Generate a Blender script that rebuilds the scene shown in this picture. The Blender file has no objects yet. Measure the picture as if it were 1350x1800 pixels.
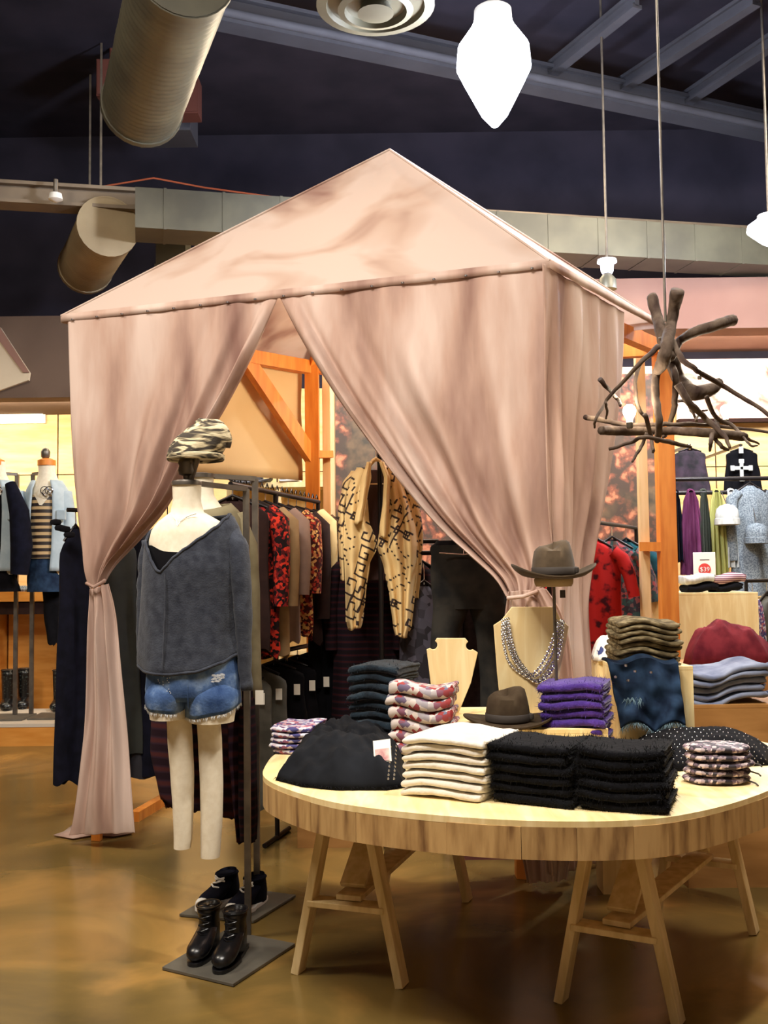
import bpy, math, random
from mathutils import Vector, Matrix, noise

# ------------------------------------------------------------------ camera, exposure, lights
F = 1850.0
PITCH = math.atan(110 / F)
ROLL = 0.012
CAM = Vector((0, 0, 1.5))
_w = Vector((0, math.cos(PITCH), math.sin(PITCH)))
_r0 = Vector((1, 0, 0)); _u0 = Vector((0, -math.sin(PITCH), math.cos(PITCH)))
_r = _r0 * math.cos(ROLL) - _u0 * math.sin(ROLL)
_u = _u0 * math.cos(ROLL) + _r0 * math.sin(ROLL)
sc = bpy.context.scene
C = sc.collection
cd = bpy.data.cameras.new('camera'); cam = bpy.data.objects.new('camera', cd); C.objects.link(cam)
cam.matrix_world = Matrix(((_r.x, _u.x, -_w.x, CAM.x), (_r.y, _u.y, -_w.y, CAM.y), (_r.z, _u.z, -_w.z, CAM.z), (0, 0, 0, 1)))
cd.sensor_fit = 'VERTICAL'; cd.sensor_height = 36; cd.lens = 36 * F / 1800; cd.clip_end = 100
sc.camera = cam
sc.view_settings.view_transform = 'Standard'; sc.view_settings.look = 'None'
sc.view_settings.exposure = 0.52; sc.view_settings.gamma = 1; sc.view_settings.use_curve_mapping = False
world = bpy.data.worlds.new('world'); sc.world = world; world.use_nodes = True
world.node_tree.nodes['Background'].inputs[0].default_value = (.5, .55, .7, 1)
world.node_tree.nodes['Background'].inputs[1].default_value = 0.1

def light(kind, name, loc, power, color, size=.3, size_y=None, aim=None, spot=None, blend=.6):
    l = bpy.data.lights.new(name, kind); l.energy = power; l.color = color
    o = bpy.data.objects.new(name, l); C.objects.link(o); o.location = loc
    if kind == 'AREA':
        l.size = size
        if size_y: l.shape = 'RECTANGLE'; l.size_y = size_y
    else: l.shadow_soft_size = size
    if kind == 'SPOT': l.spot_size = math.radians(spot); l.spot_blend = blend
    if aim is not None: o.rotation_euler = (Vector(aim) - Vector(loc)).to_track_quat('-Z', 'Y').to_euler()
    return o
# ceiling fixtures over and behind the camera
light('AREA', 'ceiling_lamps_near', (-.8, 1.6, 5.7), 230, (1, .93, .84), 2.2, 1.2, aim=(0, 3.4, .5))
light('AREA', 'ceiling_lamps_left', (-4.2, 3.5, 5.7), 150, (1, .88, .72), 1.2, 1.2, aim=(-1.2, 5.0, 1.0))
light('SPOT', 'track_spot_table', (1.7, 3.0, 5.6), 420, (1, .95, .86), .12, aim=(.8, 3.9, .8), spot=46)
light('SPOT', 'track_spot_tent', (-1.6, 1.8, 5.6), 200, (1, .93, .86), .1, aim=(-.2, 5.6, 2.4), spot=60)
# wall washers at the back
light('AREA', 'wall_washer_left', (-4.6, 10.3, 3.2), 80, (1, .86, .66), 3.5, .4, aim=(-4.6, 11.2, 2.2))
light('AREA', 'wall_washer_right', (3.8, 10.3, 3.75), 75, (1, .86, .68), 4.0, .4, aim=(3.8, 11.2, 2.4))
light('AREA', 'aisle_lamps_right', (3.4, 6.5, 5.6), 180, (1, .88, .72), 1.5, 1.5, aim=(2.4, 7.0, 1))
light('AREA', 'aisle_lamps_back', (0.4, 9.6, 5.4), 130, (1, .8, .55), 2.5, .8, aim=(0.4, 9.0, 1.5))
# warm lamp hung inside the tent
light('POINT', 'tent_lamp', (.15, 6.5, 2.75), 36, (1, .82, .62), .12)

# ------------------------------------------------------------------ geometry helpers
def ray(x, y):
    return (_w + _r * ((x - 675) / F) + _u * ((900 - y) / F))
def G(x, y, z=0.0):
    d = ray(x, y); t = (z - CAM.z) / d.z; return CAM + d * t
def PD(x, y, Y):
    d = ray(x, y); return CAM + d * (Y / d.y)
def PP(x, y, P0, n):
    d = ray(x, y); t = (P0 - CAM).dot(n) / d.dot(n); return CAM + d * t
def lerp(a, b, t): return a + (b - a) * t
def interp(tab, x):
    if x <= tab[0][0]: return tab[0][1:]
    for a, b in zip(tab, tab[1:]):
        if x <= b[0]:
            t = (x - a[0]) / (b[0] - a[0])
            t2 = t * t * (3 - 2 * t) * .5 + t * .5
            return tuple(lerp(p, q, t2) for p, q in zip(a[1:], b[1:]))
    return tab[-1][1:]
def nz(x, y=0, z=0, s=1.0): return noise.noise(Vector((x * s, y * s, z * s)))
def setp(o, label=None, cat=None, group=None, kind=None):
    if label: o['label'] = label
    if cat: o['category'] = cat
    if group: o['group'] = group
    if kind: o['kind'] = kind
    return o
def thing(name, label, cat, loc, group=None):
    o = bpy.data.objects.new(name, None); C.objects.link(o); o.location = Vector(loc); o.empty_display_size = .05
    return setp(o, label, cat, group)
def worldloc(o):
    v = Vector((0, 0, 0))
    while o: v += o.location; o = o.parent
    return v
class MB:
    def __init__(s): s.v = []; s.f = []; s.col = None
    def add(s, vs, fs):
        n = len(s.v); s.v += [Vector(v) for v in vs]; s.f += [tuple(i + n for i in f) for f in fs]; return s
    def box(s, c, size, ax=None, ay=None, az=None):
        ax = Vector(ax or (1, 0, 0)).normalized(); 
        ay = Vector(ay or (0, 1, 0)).normalized(); az = Vector(az).normalized() if az else ax.cross(ay).normalized()
        c = Vector(c); hx, hy, hz = size[0] / 2, size[1] / 2, size[2] / 2
        vs = [c + ax * hx * i + ay * hy * j + az * hz * k for k in (-1, 1) for j in (-1, 1) for i in (-1, 1)]
        return s.add(vs, [(0, 2, 3, 1), (4, 5, 7, 6), (0, 1, 5, 4), (2, 6, 7, 3), (0, 4, 6, 2), (1, 3, 7, 5)])
    def bar(s, a, b, w, h, side=None):
        a = Vector(a); b = Vector(b); d = (b - a); L = d.length; d.normalize()
        side = Vector(side) if side else d.cross(Vector((0, 0, 1)))
        if side.length < 1e-4: side = Vector((1, 0, 0))
        side = (side - d * side.dot(d)).normalized()
        return s.box((a + b) / 2, (w, h, L), side, d.cross(side), d)
    def rings(s, rings, cap=True, closed=True, loop=False):
        n0 = len(s.v); n = len(rings[0]); m = len(rings)
        for r in rings: s.v += [Vector(p) for p in r]
        e = n if closed else n - 1
        for i in range(m if loop else m - 1):
            i2 = (i + 1) % m
            for j in range(e):
                k = (j + 1) % n
                s.f.append((n0 + i * n + j, n0 + i * n + k, n0 + i2 * n + k, n0 + i2 * n + j))
        if cap and closed and not loop:
            s.f.append(tuple(n0 + j for j in range(n))[::-1]); s.f.append(tuple(n0 + (m - 1) * n + j for j in range(n)))
        return s
    def tube(s, pts, rad, seg=8, cap=True, flat=1.0):
        pts = [Vector(p) for p in pts]; m = len(pts)
        if not hasattr(rad, '__len__'): rad = [rad] * m
        prev = None; R = []
        for i, p in enumerate(pts):
            d = (pts[min(i + 1, m - 1)] - pts[max(i - 1, 0)]).normalized()
            if prev is None:
                a = d.cross(Vector((0, 0, 1)))
                if a.length < .05: a = Vector((1, 0, 0))
            else: a = prev - d * prev.dot(d)
            a.normalize(); prev = a; b = d.cross(a)
            R.append([p + a * math.cos(t) * rad[i] + b * math.sin(t) * rad[i] * flat for t in [2 * math.pi * k / seg for k in range(seg)]])
        return s.rings(R, cap)
    def lathe(s, c, prof, seg=20, sx=1, sy=1):
        c = Vector(c)
        return s.rings([[c + Vector((r * sx * math.cos(2 * math.pi * k / seg), r * sy * math.sin(2 * math.pi * k / seg), z)) for k in range(seg)] for r, z in prof])
    def prism(s, pts, off):
        off = Vector(off); n = len(pts); pts = [Vector(p) for p in pts]
        return s.add(pts + [p + off for p in pts], [tuple(range(n)), tuple(range(2 * n - 1, n - 1, -1))] + [(i, i + n, (i + 1) % n + n, (i + 1) % n) for i in range(n)])
    def build(s, name, m, parent=None, origin=None, smooth=True, sub=0, solid=0, bevel=0, auto=True, **k):
        me = bpy.data.meshes.new(name)
        if parent is not None: o0 = worldloc(parent)
        elif origin is not None: o0 = Vector(origin)
        else:
            xs = [v.x for v in s.v]; ys = [v.y for v in s.v]
            o0 = Vector(((min(xs) + max(xs)) / 2, (min(ys) + max(ys)) / 2, min(v.z for v in s.v)))
        me.from_pydata([v - o0 for v in s.v], [], s.f); me.update()
        if s.col is not None:
            ca = me.color_attributes.new('print', 'FLOAT_COLOR', 'POINT')
            for i, c in enumerate(s.col): ca.data[i].color = (*c, 1)
        o = bpy.data.objects.new(name, me); C.objects.link(o)
        if parent is not None: o.parent = parent
        else: o.location = o0
        if m: me.materials.append(m)
        if smooth:
            me.polygons.foreach_set('use_smooth', [True] * len(me.polygons))
            if auto:
                try: me.set_sharp_from_angle(angle=math.radians(50))
                except Exception: pass
        if bevel:
            b = o.modifiers.new('bevel', 'BEVEL'); b.width = bevel; b.segments = 2; b.limit_method = 'ANGLE'
        if solid:
            b = o.modifiers.new('solid', 'SOLIDIFY'); b.thickness = solid; b.offset = 0
        if sub:
            b = o.modifiers.new('sub', 'SUBSURF'); b.levels = sub; b.render_levels = sub
        setp(o, **k)
        return o

# ------------------------------------------------------------------ materials
def S(r, g=None, b=None):
    if g is None: r, g, b = r
    f = lambda c: ((c / 255 + .055) / 1.055) ** 2.4 if c > 10 else c / 255 / 12.92
    return (f(r), f(g), f(b))
_mats = {}
def mat(name, c1, c2=None, c3=None, scale=8, detail=3, stretch=(1, 1, 1), kind='noise', rough=.8, bump=0, bscale=None, metal=0, lo=.35, hi=.65, rnd=0, sheen=0, trans=0, emit=None, dist=0, coat=0, alpha=1):
    if name in _mats: return _mats[name]
    m = bpy.data.materials.new(name); _mats[name] = m; m.use_nodes = True
    N = m.node_tree.nodes; L = m.node_tree.links; P = N['Principled BSDF']; out = N['Material Output']
    c1 = S(c1); P.inputs['Base Color'].default_value = (*c1, 1)
    P.inputs['Roughness'].default_value = rough; P.inputs['Metallic'].default_value = metal
    if rough > .8: P.inputs['Specular IOR Level'].default_value = .15
    if sheen: P.inputs['Sheen Weight'].default_value = sheen
    if coat: P.inputs['Coat Weight'].default_value = coat; P.inputs['Coat Roughness'].default_value = .1
    if emit: P.inputs['Emission Color'].default_value = (*S(emit[0]), 1); P.inputs['Emission Strength'].default_value = emit[1]
    tc = N.new('ShaderNodeTexCoord'); mp = N.new('ShaderNodeMapping'); mp.inputs['Scale'].default_value = stretch
    L.new(tc.outputs['Object'], mp.inputs['Vector'])
    csock = None
    if c2 is not None:
        if kind == 'noise':
            t = N.new('ShaderNodeTexNoise'); t.inputs['Scale'].default_value = scale; t.inputs['Detail'].default_value = detail; t.inputs['Distortion'].default_value = dist; fac = t.outputs['Fac']
        elif kind == 'voronoi':
            t = N.new('ShaderNodeTexVoronoi'); t.inputs['Scale'].default_value = scale; fac = t.outputs['Distance']
        elif kind == 'cell':
            t = N.new('ShaderNodeTexVoronoi'); t.inputs['Scale'].default_value = scale; sp = N.new('ShaderNodeSeparateColor'); L.new(t.outputs['Color'], sp.inputs[0]); fac = sp.outputs[0]
        elif kind.startswith('wave'):
            t = N.new('ShaderNodeTexWave'); t.inputs['Scale'].default_value = scale; t.inputs['Distortion'].default_value = dist; t.inputs['Detail'].default_value = detail; fac = t.outputs['Fac']; t.bands_direction = 'Z' if kind == 'wavez' else 'X'
        L.new(mp.outputs[0], t.inputs['Vector'])
        cr = N.new('ShaderNodeValToRGB'); e = cr.color_ramp.elements
        e[0].position = lo; e[0].color = (*c1, 1); e[1].position = hi; e[1].color = (*S(c2), 1)
        if c3 is not None:
            x = e.new((lo + hi) / 2); x.color = (*S(c3), 1)
        L.new(fac, cr.inputs[0]); csock = cr.outputs[0]
    if rnd:
        oi = N.new('ShaderNodeObjectInfo'); mr = N.new('ShaderNodeMapRange'); mr.inputs[3].default_value = 1 - rnd; mr.inputs[4].default_value = 1 + rnd
        L.new(oi.outputs['Random'], mr.inputs[0]); hs = N.new('ShaderNodeHueSaturation'); L.new(mr.outputs[0], hs.inputs['Value'])
        if csock: L.new(csock, hs.inputs['Color'])
        else: hs.inputs['Color'].default_value = (*c1, 1)
        csock = hs.outputs[0]
        sep = N.new('ShaderNodeVectorMath'); sep.operation = 'SCALE'; L.new(oi.outputs['Random'], sep.inputs['Scale']); sep.inputs[0].default_value = (37, 17, 53)
        L.new(sep.outputs[0], mp.inputs['Location'])
    if csock: L.new(csock, P.inputs['Base Color'])
    if bump:
        n = N.new('ShaderNodeTexNoise'); n.inputs['Scale'].default_value = bscale or scale * 3; n.inputs['Detail'].default_value = 3
        L.new(mp.outputs[0], n.inputs['Vector']); bp = N.new('ShaderNodeBump'); bp.inputs['Strength'].default_value = bump; bp.inputs['Distance'].default_value = .01
        L.new(n.outputs['Fac'], bp.inputs['Height']); L.new(bp.outputs[0], P.inputs['Normal'])
    if trans:
        tr = N.new('ShaderNodeBsdfTranslucent'); mx = N.new('ShaderNodeMixShader'); mx.inputs[0].default_value = trans
        if csock: L.new(csock, tr.inputs[0])
        else: tr.inputs[0].default_value = (*c1, 1)
        L.new(P.outputs[0], mx.inputs[1]); L.new(tr.outputs[0], mx.inputs[2]); L.new(mx.outputs[0], out.inputs[0])
    return m
def vcol_mat(name, rough=.85):
    m = bpy.data.materials.new(name); m.use_nodes = True; N = m.node_tree.nodes
    a = N.new('ShaderNodeVertexColor'); a.layer_name = 'print'
    m.node_tree.links.new(a.outputs[0], N['Principled BSDF'].inputs['Base Color']); N['Principled BSDF'].inputs['Roughness'].default_value = rough
    return m

M_concrete = mat('stained_concrete', (78, 66, 38), (174, 132, 70), (116, 94, 50), scale=1.0, detail=9, rough=.22, lo=.3, hi=.7, dist=.8, bump=.03, bscale=6)
M_ceil = mat('dark_deck', (34, 32, 42), (44, 41, 52), scale=2, rough=.9)
M_wall = mat('painted_wall', (196, 178, 152), (206, 190, 164), scale=1.2, rough=.9)
M_wallb = mat('dark_wall', (88, 72, 62), (104, 86, 74), scale=1.2, rough=.9)
M_soffit = mat('soffit_pink_glow', (134, 100, 88), (146, 112, 98), scale=1.2, rough=.9)  # beige soffit with the pinkish glow on it put into the colour
M_panel = mat('plywood_panel', (222, 178, 112), (238, 202, 142), scale=2.5, detail=4, stretch=(1, 1, 6), rough=.6, rnd=.04)
M_ply = mat('pine_plywood', (222, 196, 138), (240, 218, 168), (230, 205, 150), scale=3, detail=4, stretch=(9, 1.2, 1.2), rough=.55, rnd=.04, dist=.6)
M_plyv = mat('plywood_face', (226, 198, 140), (240, 220, 168), (232, 206, 150), scale=3, detail=4, stretch=(7, 7, 1), rough=.5, dist=.8)
M_apron = mat('knotty_apron_wood', (112, 78, 44), (186, 150, 98), (164, 128, 80), scale=5, detail=5, stretch=(5, 5, .8), rough=.6, rnd=.1, lo=.3, hi=.6, bump=.1)
M_leg = mat('pale_leg_wood', (196, 170, 118), (222, 198, 150), scale=4, stretch=(6, 6, 1), rough=.6, rnd=.05)
M_post = mat('orange_stained_wood', (206, 116, 34), (226, 142, 54), scale=3, stretch=(8, 8, 1), rough=.5, rnd=.05, bump=.05)
M_stud = mat('pale_stud_wood', (214, 178, 122), (226, 194, 142), scale=3, stretch=(8, 8, 1), rough=.6)
M_brownbox = mat('brown_plywood', (156, 110, 58), (178, 130, 74), scale=3, detail=4, stretch=(1, 1, 5), rough=.5, dist=.5)
M_tent = mat('pinkish_canvas', (138, 102, 90), (214, 192, 180), (188, 156, 140), scale=1.5, detail=5, stretch=(2.2, 2.2, .45), lo=.3, hi=.62, rough=.75, trans=.22, bump=.12, bscale=14)
M_roofc = mat('roof_canvas', (140, 106, 94), (194, 174, 162), (180, 154, 138), scale=1.6, detail=3, stretch=(1, 1, 1.4), lo=.3, hi=.52, rough=.75, trans=.18, dist=.6, bump=.1, bscale=10)
M_inner = mat('cream_canvas', (226, 194, 138), (234, 206, 154), scale=2, rough=.85, trans=.2)
M_steel = mat('dark_steel', (92, 86, 80), (116, 108, 98), scale=12, rough=.42, metal=.7)
M_pipe = mat('black_pipe', (38, 34, 34), rough=.35, metal=.6)
M_plate = mat('grey_steel_plate', (92, 88, 80), (104, 100, 90), scale=10, rough=.5, metal=.3)
M_canvasform = mat('linen_form', (232, 222, 200), (224, 212, 188), scale=40, rough=.85, bump=.05)
M_knit = mat('charcoal_knit', (42, 45, 55), (66, 70, 80), scale=30, detail=4, rough=.95, bump=.25, bscale=160, sheen=.1, lo=.3, hi=.75)
M_black = mat('black_cloth', (6, 6, 10), (13, 12, 17), scale=20, rough=.95)
M_navy = mat('navy_cloth', (8, 9, 20), (16, 17, 32), scale=15, rough=.95)
M_denim = mat('faded_denim', (44, 66, 108), (140, 164, 196), (76, 102, 146), scale=13, detail=6, lo=.3, hi=.75, rough=.9, bump=.2, bscale=120)
M_ddenim = mat('dark_denim', (20, 32, 52), (44, 66, 92), scale=14, detail=5, rough=.9, lo=.35, hi=.75)
M_fray = mat('white_frayed_thread', (222, 226, 230), rough=.95)
M_leather = mat('black_leather', (15, 15, 18), rough=.3, bump=.12, bscale=30)
M_white = mat('white_rubber', (226, 224, 218), rough=.5)
M_beanie = mat('camo_knit', (70, 64, 58), (214, 200, 166), (150, 138, 112), scale=16, detail=2, stretch=(.5, .5, 2.2), lo=.44, hi=.56, rough=.95, bump=.3, bscale=150, dist=1.5)
M_olive = mat('olive_canvas', (110, 100, 76), (128, 118, 92), scale=10, rough=.9)
M_hat = mat('brown_felt', (68, 56, 42), (82, 68, 52), scale=20, rough=.95, sheen=.1)
M_hatband = mat('dark_hatband', (52, 44, 38), rough=.8)
M_felt = mat('inner_hatform', (170, 146, 104), rough=.8)
M_cream = mat('cream_fleece', (222, 216, 204), (212, 204, 192), scale=20, rough=.95, sheen=.3, bump=.3, bscale=90)
M_purple = mat('purple_fuzzy_knit', (50, 28, 100), (74, 46, 130), scale=22, detail=5, rough=.95, sheen=.25, bump=.5, bscale=90)
M_blackfuzz = mat('black_fuzzy_knit', (3, 3, 6), (9, 9, 14), scale=22, rough=1, sheen=.05, bump=.4, bscale=90)
M_teal = mat('dark_teal_knit', (14, 22, 30), (30, 43, 53), scale=22, detail=4, rough=.95, sheen=.15, bump=.4, bscale=90)
M_plaid = mat('plaid_madras', (206, 192, 184), (146, 44, 44), (92, 96, 124), scale=46, kind='cell', lo=.3, hi=.8, stretch=(1, 1, .8), rough=.7)
M_plaid2 = mat('blue_floral_print', (206, 204, 214), (64, 62, 120), (170, 90, 100), scale=60, kind='cell', lo=.25, hi=.75, rough=.7)
M_floral = mat('dark_floral_print', (40, 32, 42), (214, 194, 190), (112, 92, 106), scale=75, kind='cell', lo=.3, hi=.9, rough=.6)
M_camo = mat('brown_marled_knit', (74, 64, 46), (142, 128, 98), (100, 88, 64), scale=40, detail=3, stretch=(.6, .6, 2), rough=.95, bump=.3, bscale=120)
M_jean = mat('blue_grey_denim', (98, 106, 132), (136, 144, 166), scale=9, detail=5, rough=.9, bump=.1)
M_maroon = mat('maroon_knit', (92, 26, 38), (128, 44, 54), scale=12, detail=4, rough=.9)
M_red = mat('red_printed_cloth', (176, 34, 30), (64, 16, 20), scale=16, detail=2, lo=.52, hi=.66, rough=.85)
M_multi = mat('multicolour_print', (54, 48, 58), (150, 70, 74), (52, 84, 84), scale=40, kind='cell', lo=.2, hi=.9, rough=.9)
M_tealc = mat('teal_cloth', (20, 76, 80), (30, 50, 70), scale=12, rough=.9)
M_redfloral = mat('red_black_floral', (26, 16, 16), (196, 52, 34), (120, 28, 28), scale=60, kind='cell', lo=.35, hi=.9, rough=.9)
M_autumn = mat('autumn_floral', (60, 24, 22), (206, 164, 96), (160, 50, 36), scale=66, kind='cell', lo=.3, hi=.95, rough=.9)
M_tan = mat('tan_cloth', (150, 124, 88), (136, 110, 78), scale=10, rough=.9)
M_mauve = mat('mauve_grey_drape', (136, 112, 100), (120, 98, 88), scale=8, rough=.9)
M_brown = mat('dark_brown_cloth', (34, 20, 18), (46, 28, 24), scale=12, rough=.9)
M_creamc = mat('cream_cloth', (228, 206, 152), (216, 192, 138), scale=8, rough=.85)
M_leop = mat('speckled_brown_print', (36, 24, 18), (96, 66, 36), scale=60, lo=.5, hi=.6, rough=.9)
M_greyp = mat('grey_twill', (70, 68, 62), (90, 88, 80), scale=10, rough=.9)
M_dgrey = mat('charcoal_denim', (30, 31, 32), (52, 50, 46), scale=9, detail=5, rough=.9)
M_dplaid = mat('dark_red_plaid', (22, 13, 17), (54, 20, 22), (26, 18, 30), scale=5, kind='wavez', stretch=(.3, .3, 1.6), dist=1, lo=.4, hi=1, rough=.9)
M_sheer = mat('sheer_plaid', (44, 28, 38), (84, 44, 46), (58, 40, 54), scale=5, kind='wavez', stretch=(.2, .2, 1), dist=1.5, lo=.3, hi=.95, rough=.9, trans=.3)
M_chambray = mat('pale_chambray', (160, 176, 186), (178, 192, 200), scale=10, rough=.9)
M_sequin = mat('sequin_stripes', (40, 30, 28), (190, 160, 116), scale=5.2, kind='wavez', stretch=(.25, .25, 1), dist=.6, lo=.5, hi=.6, rough=.4)
M_gold = mat('amber_wood', (196, 124, 44), (214, 146, 66), scale=3, stretch=(1, 1, 5), rough=.4)
M_purpc = mat('plum_crinkle', (84, 34, 66), (106, 54, 88), scale=14, stretch=(2, 2, .4), rough=.9)
M_lime = mat('pale_lime_cloth', (150, 150, 84), (172, 170, 106), scale=14, stretch=(2, 2, .4), rough=.9)
M_greyw = mat('white_grey_knit', (206, 206, 200), (174, 176, 172), scale=20, stretch=(2, 2, .4), rough=.9)
M_heather = mat('heather_grey_knit', (132, 140, 144), (88, 96, 104), scale=90, lo=.4, hi=.6, rough=.95)
M_branch = mat('weathered_branch', (92, 78, 66), (56, 42, 36), scale=14, detail=5, stretch=(1, 1, .5), rough=.85, bump=.5, bscale=50)
M_chrome = mat('chrome_chain', (220, 222, 228), rough=.18, metal=1)
M_duct = mat('galvanised_duct', (92, 88, 72), (76, 72, 60), scale=3, rough=.45, metal=.35)
M_beam = mat('painted_beam', (124, 108, 88), (106, 92, 76), scale=3, rough=.7)
M_beamd = mat('dark_beam', (54, 54, 62), (46, 46, 54), scale=3, rough=.8)
M_rust = mat('rust_bracket', (80, 36, 26), rough=.8)
M_cord = mat('orange_cord', (150, 72, 40), rough=.7)
M_paper = mat('white_tag_paper', (236, 230, 216), rough=.7)
M_signred = mat('red_print', (206, 60, 50), rough=.7)
M_ink = mat('dark_ink', (60, 56, 52), rough=.7)
M_bright = mat('backlit_panel', (255, 246, 222), rough=.6, emit=((255, 240, 205), 1.1))
M_lamp = mat('lamp_glow', (255, 255, 255), emit=((226, 236, 255), 40))
M_bulb = mat('bulb_glow', (255, 250, 240), emit=((255, 236, 205), 14))
M_mural = None
def mural_mat():
    m = bpy.data.materials.new('floral_mural'); m.use_nodes = True; N = m.node_tree.nodes; L = m.node_tree.links; P = N['Principled BSDF']
    tc = N.new('ShaderNodeTexCoord'); n1 = N.new('ShaderNodeTexNoise'); n1.inputs['Scale'].default_value = 2.2; n1.inputs['Detail'].default_value = 2
    L.new(tc.outputs['Object'], n1.inputs['Vector'])
    n2 = N.new('ShaderNodeTexNoise'); n2.inputs['Scale'].default_value = 9; n2.inputs['Detail'].default_value = 5; L.new(tc.outputs['Object'], n2.inputs['Vector'])
    v = N.new('ShaderNodeTexVoronoi'); v.inputs['Scale'].default_value = 11; mx = N.new('ShaderNodeMix'); mx.data_type = 'VECTOR'; mx.inputs[0].default_value = .2
    L.new(tc.outputs['Object'], mx.inputs[4]); L.new(n2.outputs['Color'], mx.inputs[5]); L.new(mx.outputs[1], v.inputs['Vector'])
    r1 = N.new('ShaderNodeValToRGB'); e = r1.color_ramp.elements
    e[0].position = 0.05; e[0].color = (*S(206, 136, 96), 1); e[1].position = .62; e[1].color = (*S(70, 52, 38), 1)
    a = e.new(.28); a.color = (*S(176, 108, 74), 1); a = e.new(.36); a.color = (*S(134, 76, 52), 1)
    L.new(v.outputs['Distance'], r1.inputs[0])
    r2 = N.new('ShaderNodeValToRGB'); e = r2.color_ramp.elements
    e[0].position = .38; e[0].color = (*S(62, 52, 36), 1); e[1].position = .62; e[1].color = (*S(104, 82, 56), 1); L.new(n2.outputs['Fac'], r2.inputs[0])
    r3 = N.new('ShaderNodeValToRGB'); e = r3.color_ramp.elements; e[0].position = .40; e[1].position = .5; L.new(n1.outputs['Fac'], r3.inputs[0])
    m2 = N.new('ShaderNodeMix'); m2.data_type = 'RGBA'; L.new(r3.outputs[0], m2.inputs[0]); L.new(r2.outputs[0], m2.inputs[6]); L.new(r1.outputs[0], m2.inputs[7])
    L.new(m2.outputs[2], P.inputs['Base Color']); P.inputs['Roughness'].default_value = .6
    return m

# ------------------------------------------------------------------ room shell
X0, X1, Y0, Y1, H = -7.0, 7.0, -3.0, 11.2, 6.3
def struct(name, mb, m, **k): return mb.build(name, m, smooth=False, kind='structure', **k)
struct('floor', MB().box(((X0 + X1) / 2, (Y0 + Y1) / 2, -.05), (X1 - X0, Y1 - Y0, .1)), M_concrete)
ceil_o = struct('ceiling', MB().box(((X0 + X1) / 2, (Y0 + Y1) / 2, H + .05), (X1 - X0, Y1 - Y0, .1)), M_ceil)
struct('wall_left', MB().box((X0 - .05, (Y0 + Y1) / 2, H / 2), (.1, Y1 - Y0, H)), M_wallb)
struct('wall_right', MB().box((X1 + .05, (Y0 + Y1) / 2, H / 2), (.1, Y1 - Y0, H)), M_wallb)
struct('wall_front', MB().box((0, Y0 - .05, H / 2), (X1 - X0, .1, H)), M_wall)
wb = struct('wall_back', MB().box((0, Y1 + .05, H / 2), (X1 - X0, .1, H)), M_ceil)
for i in range(12):
    for k, (za, zb) in enumerate(((0.0, 1.2), (1.21, 2.6), (2.61, 3.5))):
        x = X0 + .6 + i * 1.17
        MB().box((x, Y1 - .012, (za + zb) / 2), (1.155, .024, zb - za)).build('panel', M_panel, parent=wb, smooth=False)
# bulkheads over the back wall
struct('trim_1', MB().box((-4.3, Y1 - .55, 3.65), (5.2, 1.1, .8)), M_wallb)
struct('trim_2', MB().box((4.1, Y1 - .55, 4.1), (5.6, 1.1, .5)), M_soffit)
# soffit bulkheads descending from the ceiling
FW = Vector((-.339, .941, 0)); RT = Vector((.941, .339, 0))

# ------------------------------------------------------------------ ceiling structure
def beam(name, label, a, b, w, h, m, cat='beam'):
    o = thing(name, label, cat, a)
    MB().bar(a, b, w, h, side=(0, 0, 1)).build('web', m, parent=o, smooth=False)
    for s in (-1, 1):
        off = Vector((0, 0, s * w * .5))
        MB().bar(Vector(a) + off, Vector(b) + off, .03, h * 2.2, side=(0, 0, 1)).build('flange', m, parent=o, smooth=False)
    return o
pa = PD(-150, 345, 9.0); pb = PD(1500, 440, 11.0)
za = 4.75
pa = G(-120, 335, za); pb = G(1480, 430, za)
beam('ceiling_beam', 'long tan steel beam crossing the whole ceiling behind the tent peak', pa, pb, .16, .1, M_beam)
# duct-like box soffit beneath the far beam
q0 = G(238, 378, 4.55); q1 = G(1480, 455, 4.55)
o = thing('rectangular_duct', 'grey rectangular duct running under the far beam behind the tent roof', 'duct', q0)
MB().bar(q0, q1, .34, .4, side=(0, 0, 1)).build('duct_body', M_duct, parent=o, smooth=False)
for i in range(14):
    c = q0.lerp(q1, (i + .5) / 14); d = (q1 - q0).normalized()
    MB().bar(c - d * .012, c + d * .012, .35, .41, side=(0, 0, 1)).build('duct_flange', M_duct, parent=o, smooth=False)
a = G(250, -10, 5.7); b = G(1480, 250, 5.7)
o = thing('ceiling_pipe', 'long slim sprinkler pipe crossing high above the tent peak', 'pipe', a)
MB().tube([a, b], .035, 10).build('pipe_run', M_beamd, parent=o)
beam('ceiling_girder', 'dark steel girder just under the high sprinkler pipe', a + Vector((0, .3, .15)), b + Vector((0, .3, .15)), .2, .08, M_beamd)
for i, (x1, y1, x2, y2, lab) in enumerate(((1085, 155, 1330, -5, 'long diagonal joist at the upper right beside the hanging rope'), (1190, 185, 1420, 30, 'diagonal joist at the far upper right corner'), (960, 130, 1120, 0, 'dim diagonal joist right of the brightest lamp'))):
    beam('roof_joist', lab, G(x1, y1, 5.95), G(x2, y2, 5.95), .1, .04, M_beamd)
M_ductlit = mat('lit_duct', (150, 132, 100), (132, 114, 84), scale=3, rough=.5, metal=.2)  # brighter copy of the duct metal, light from the left put into its colour
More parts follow.
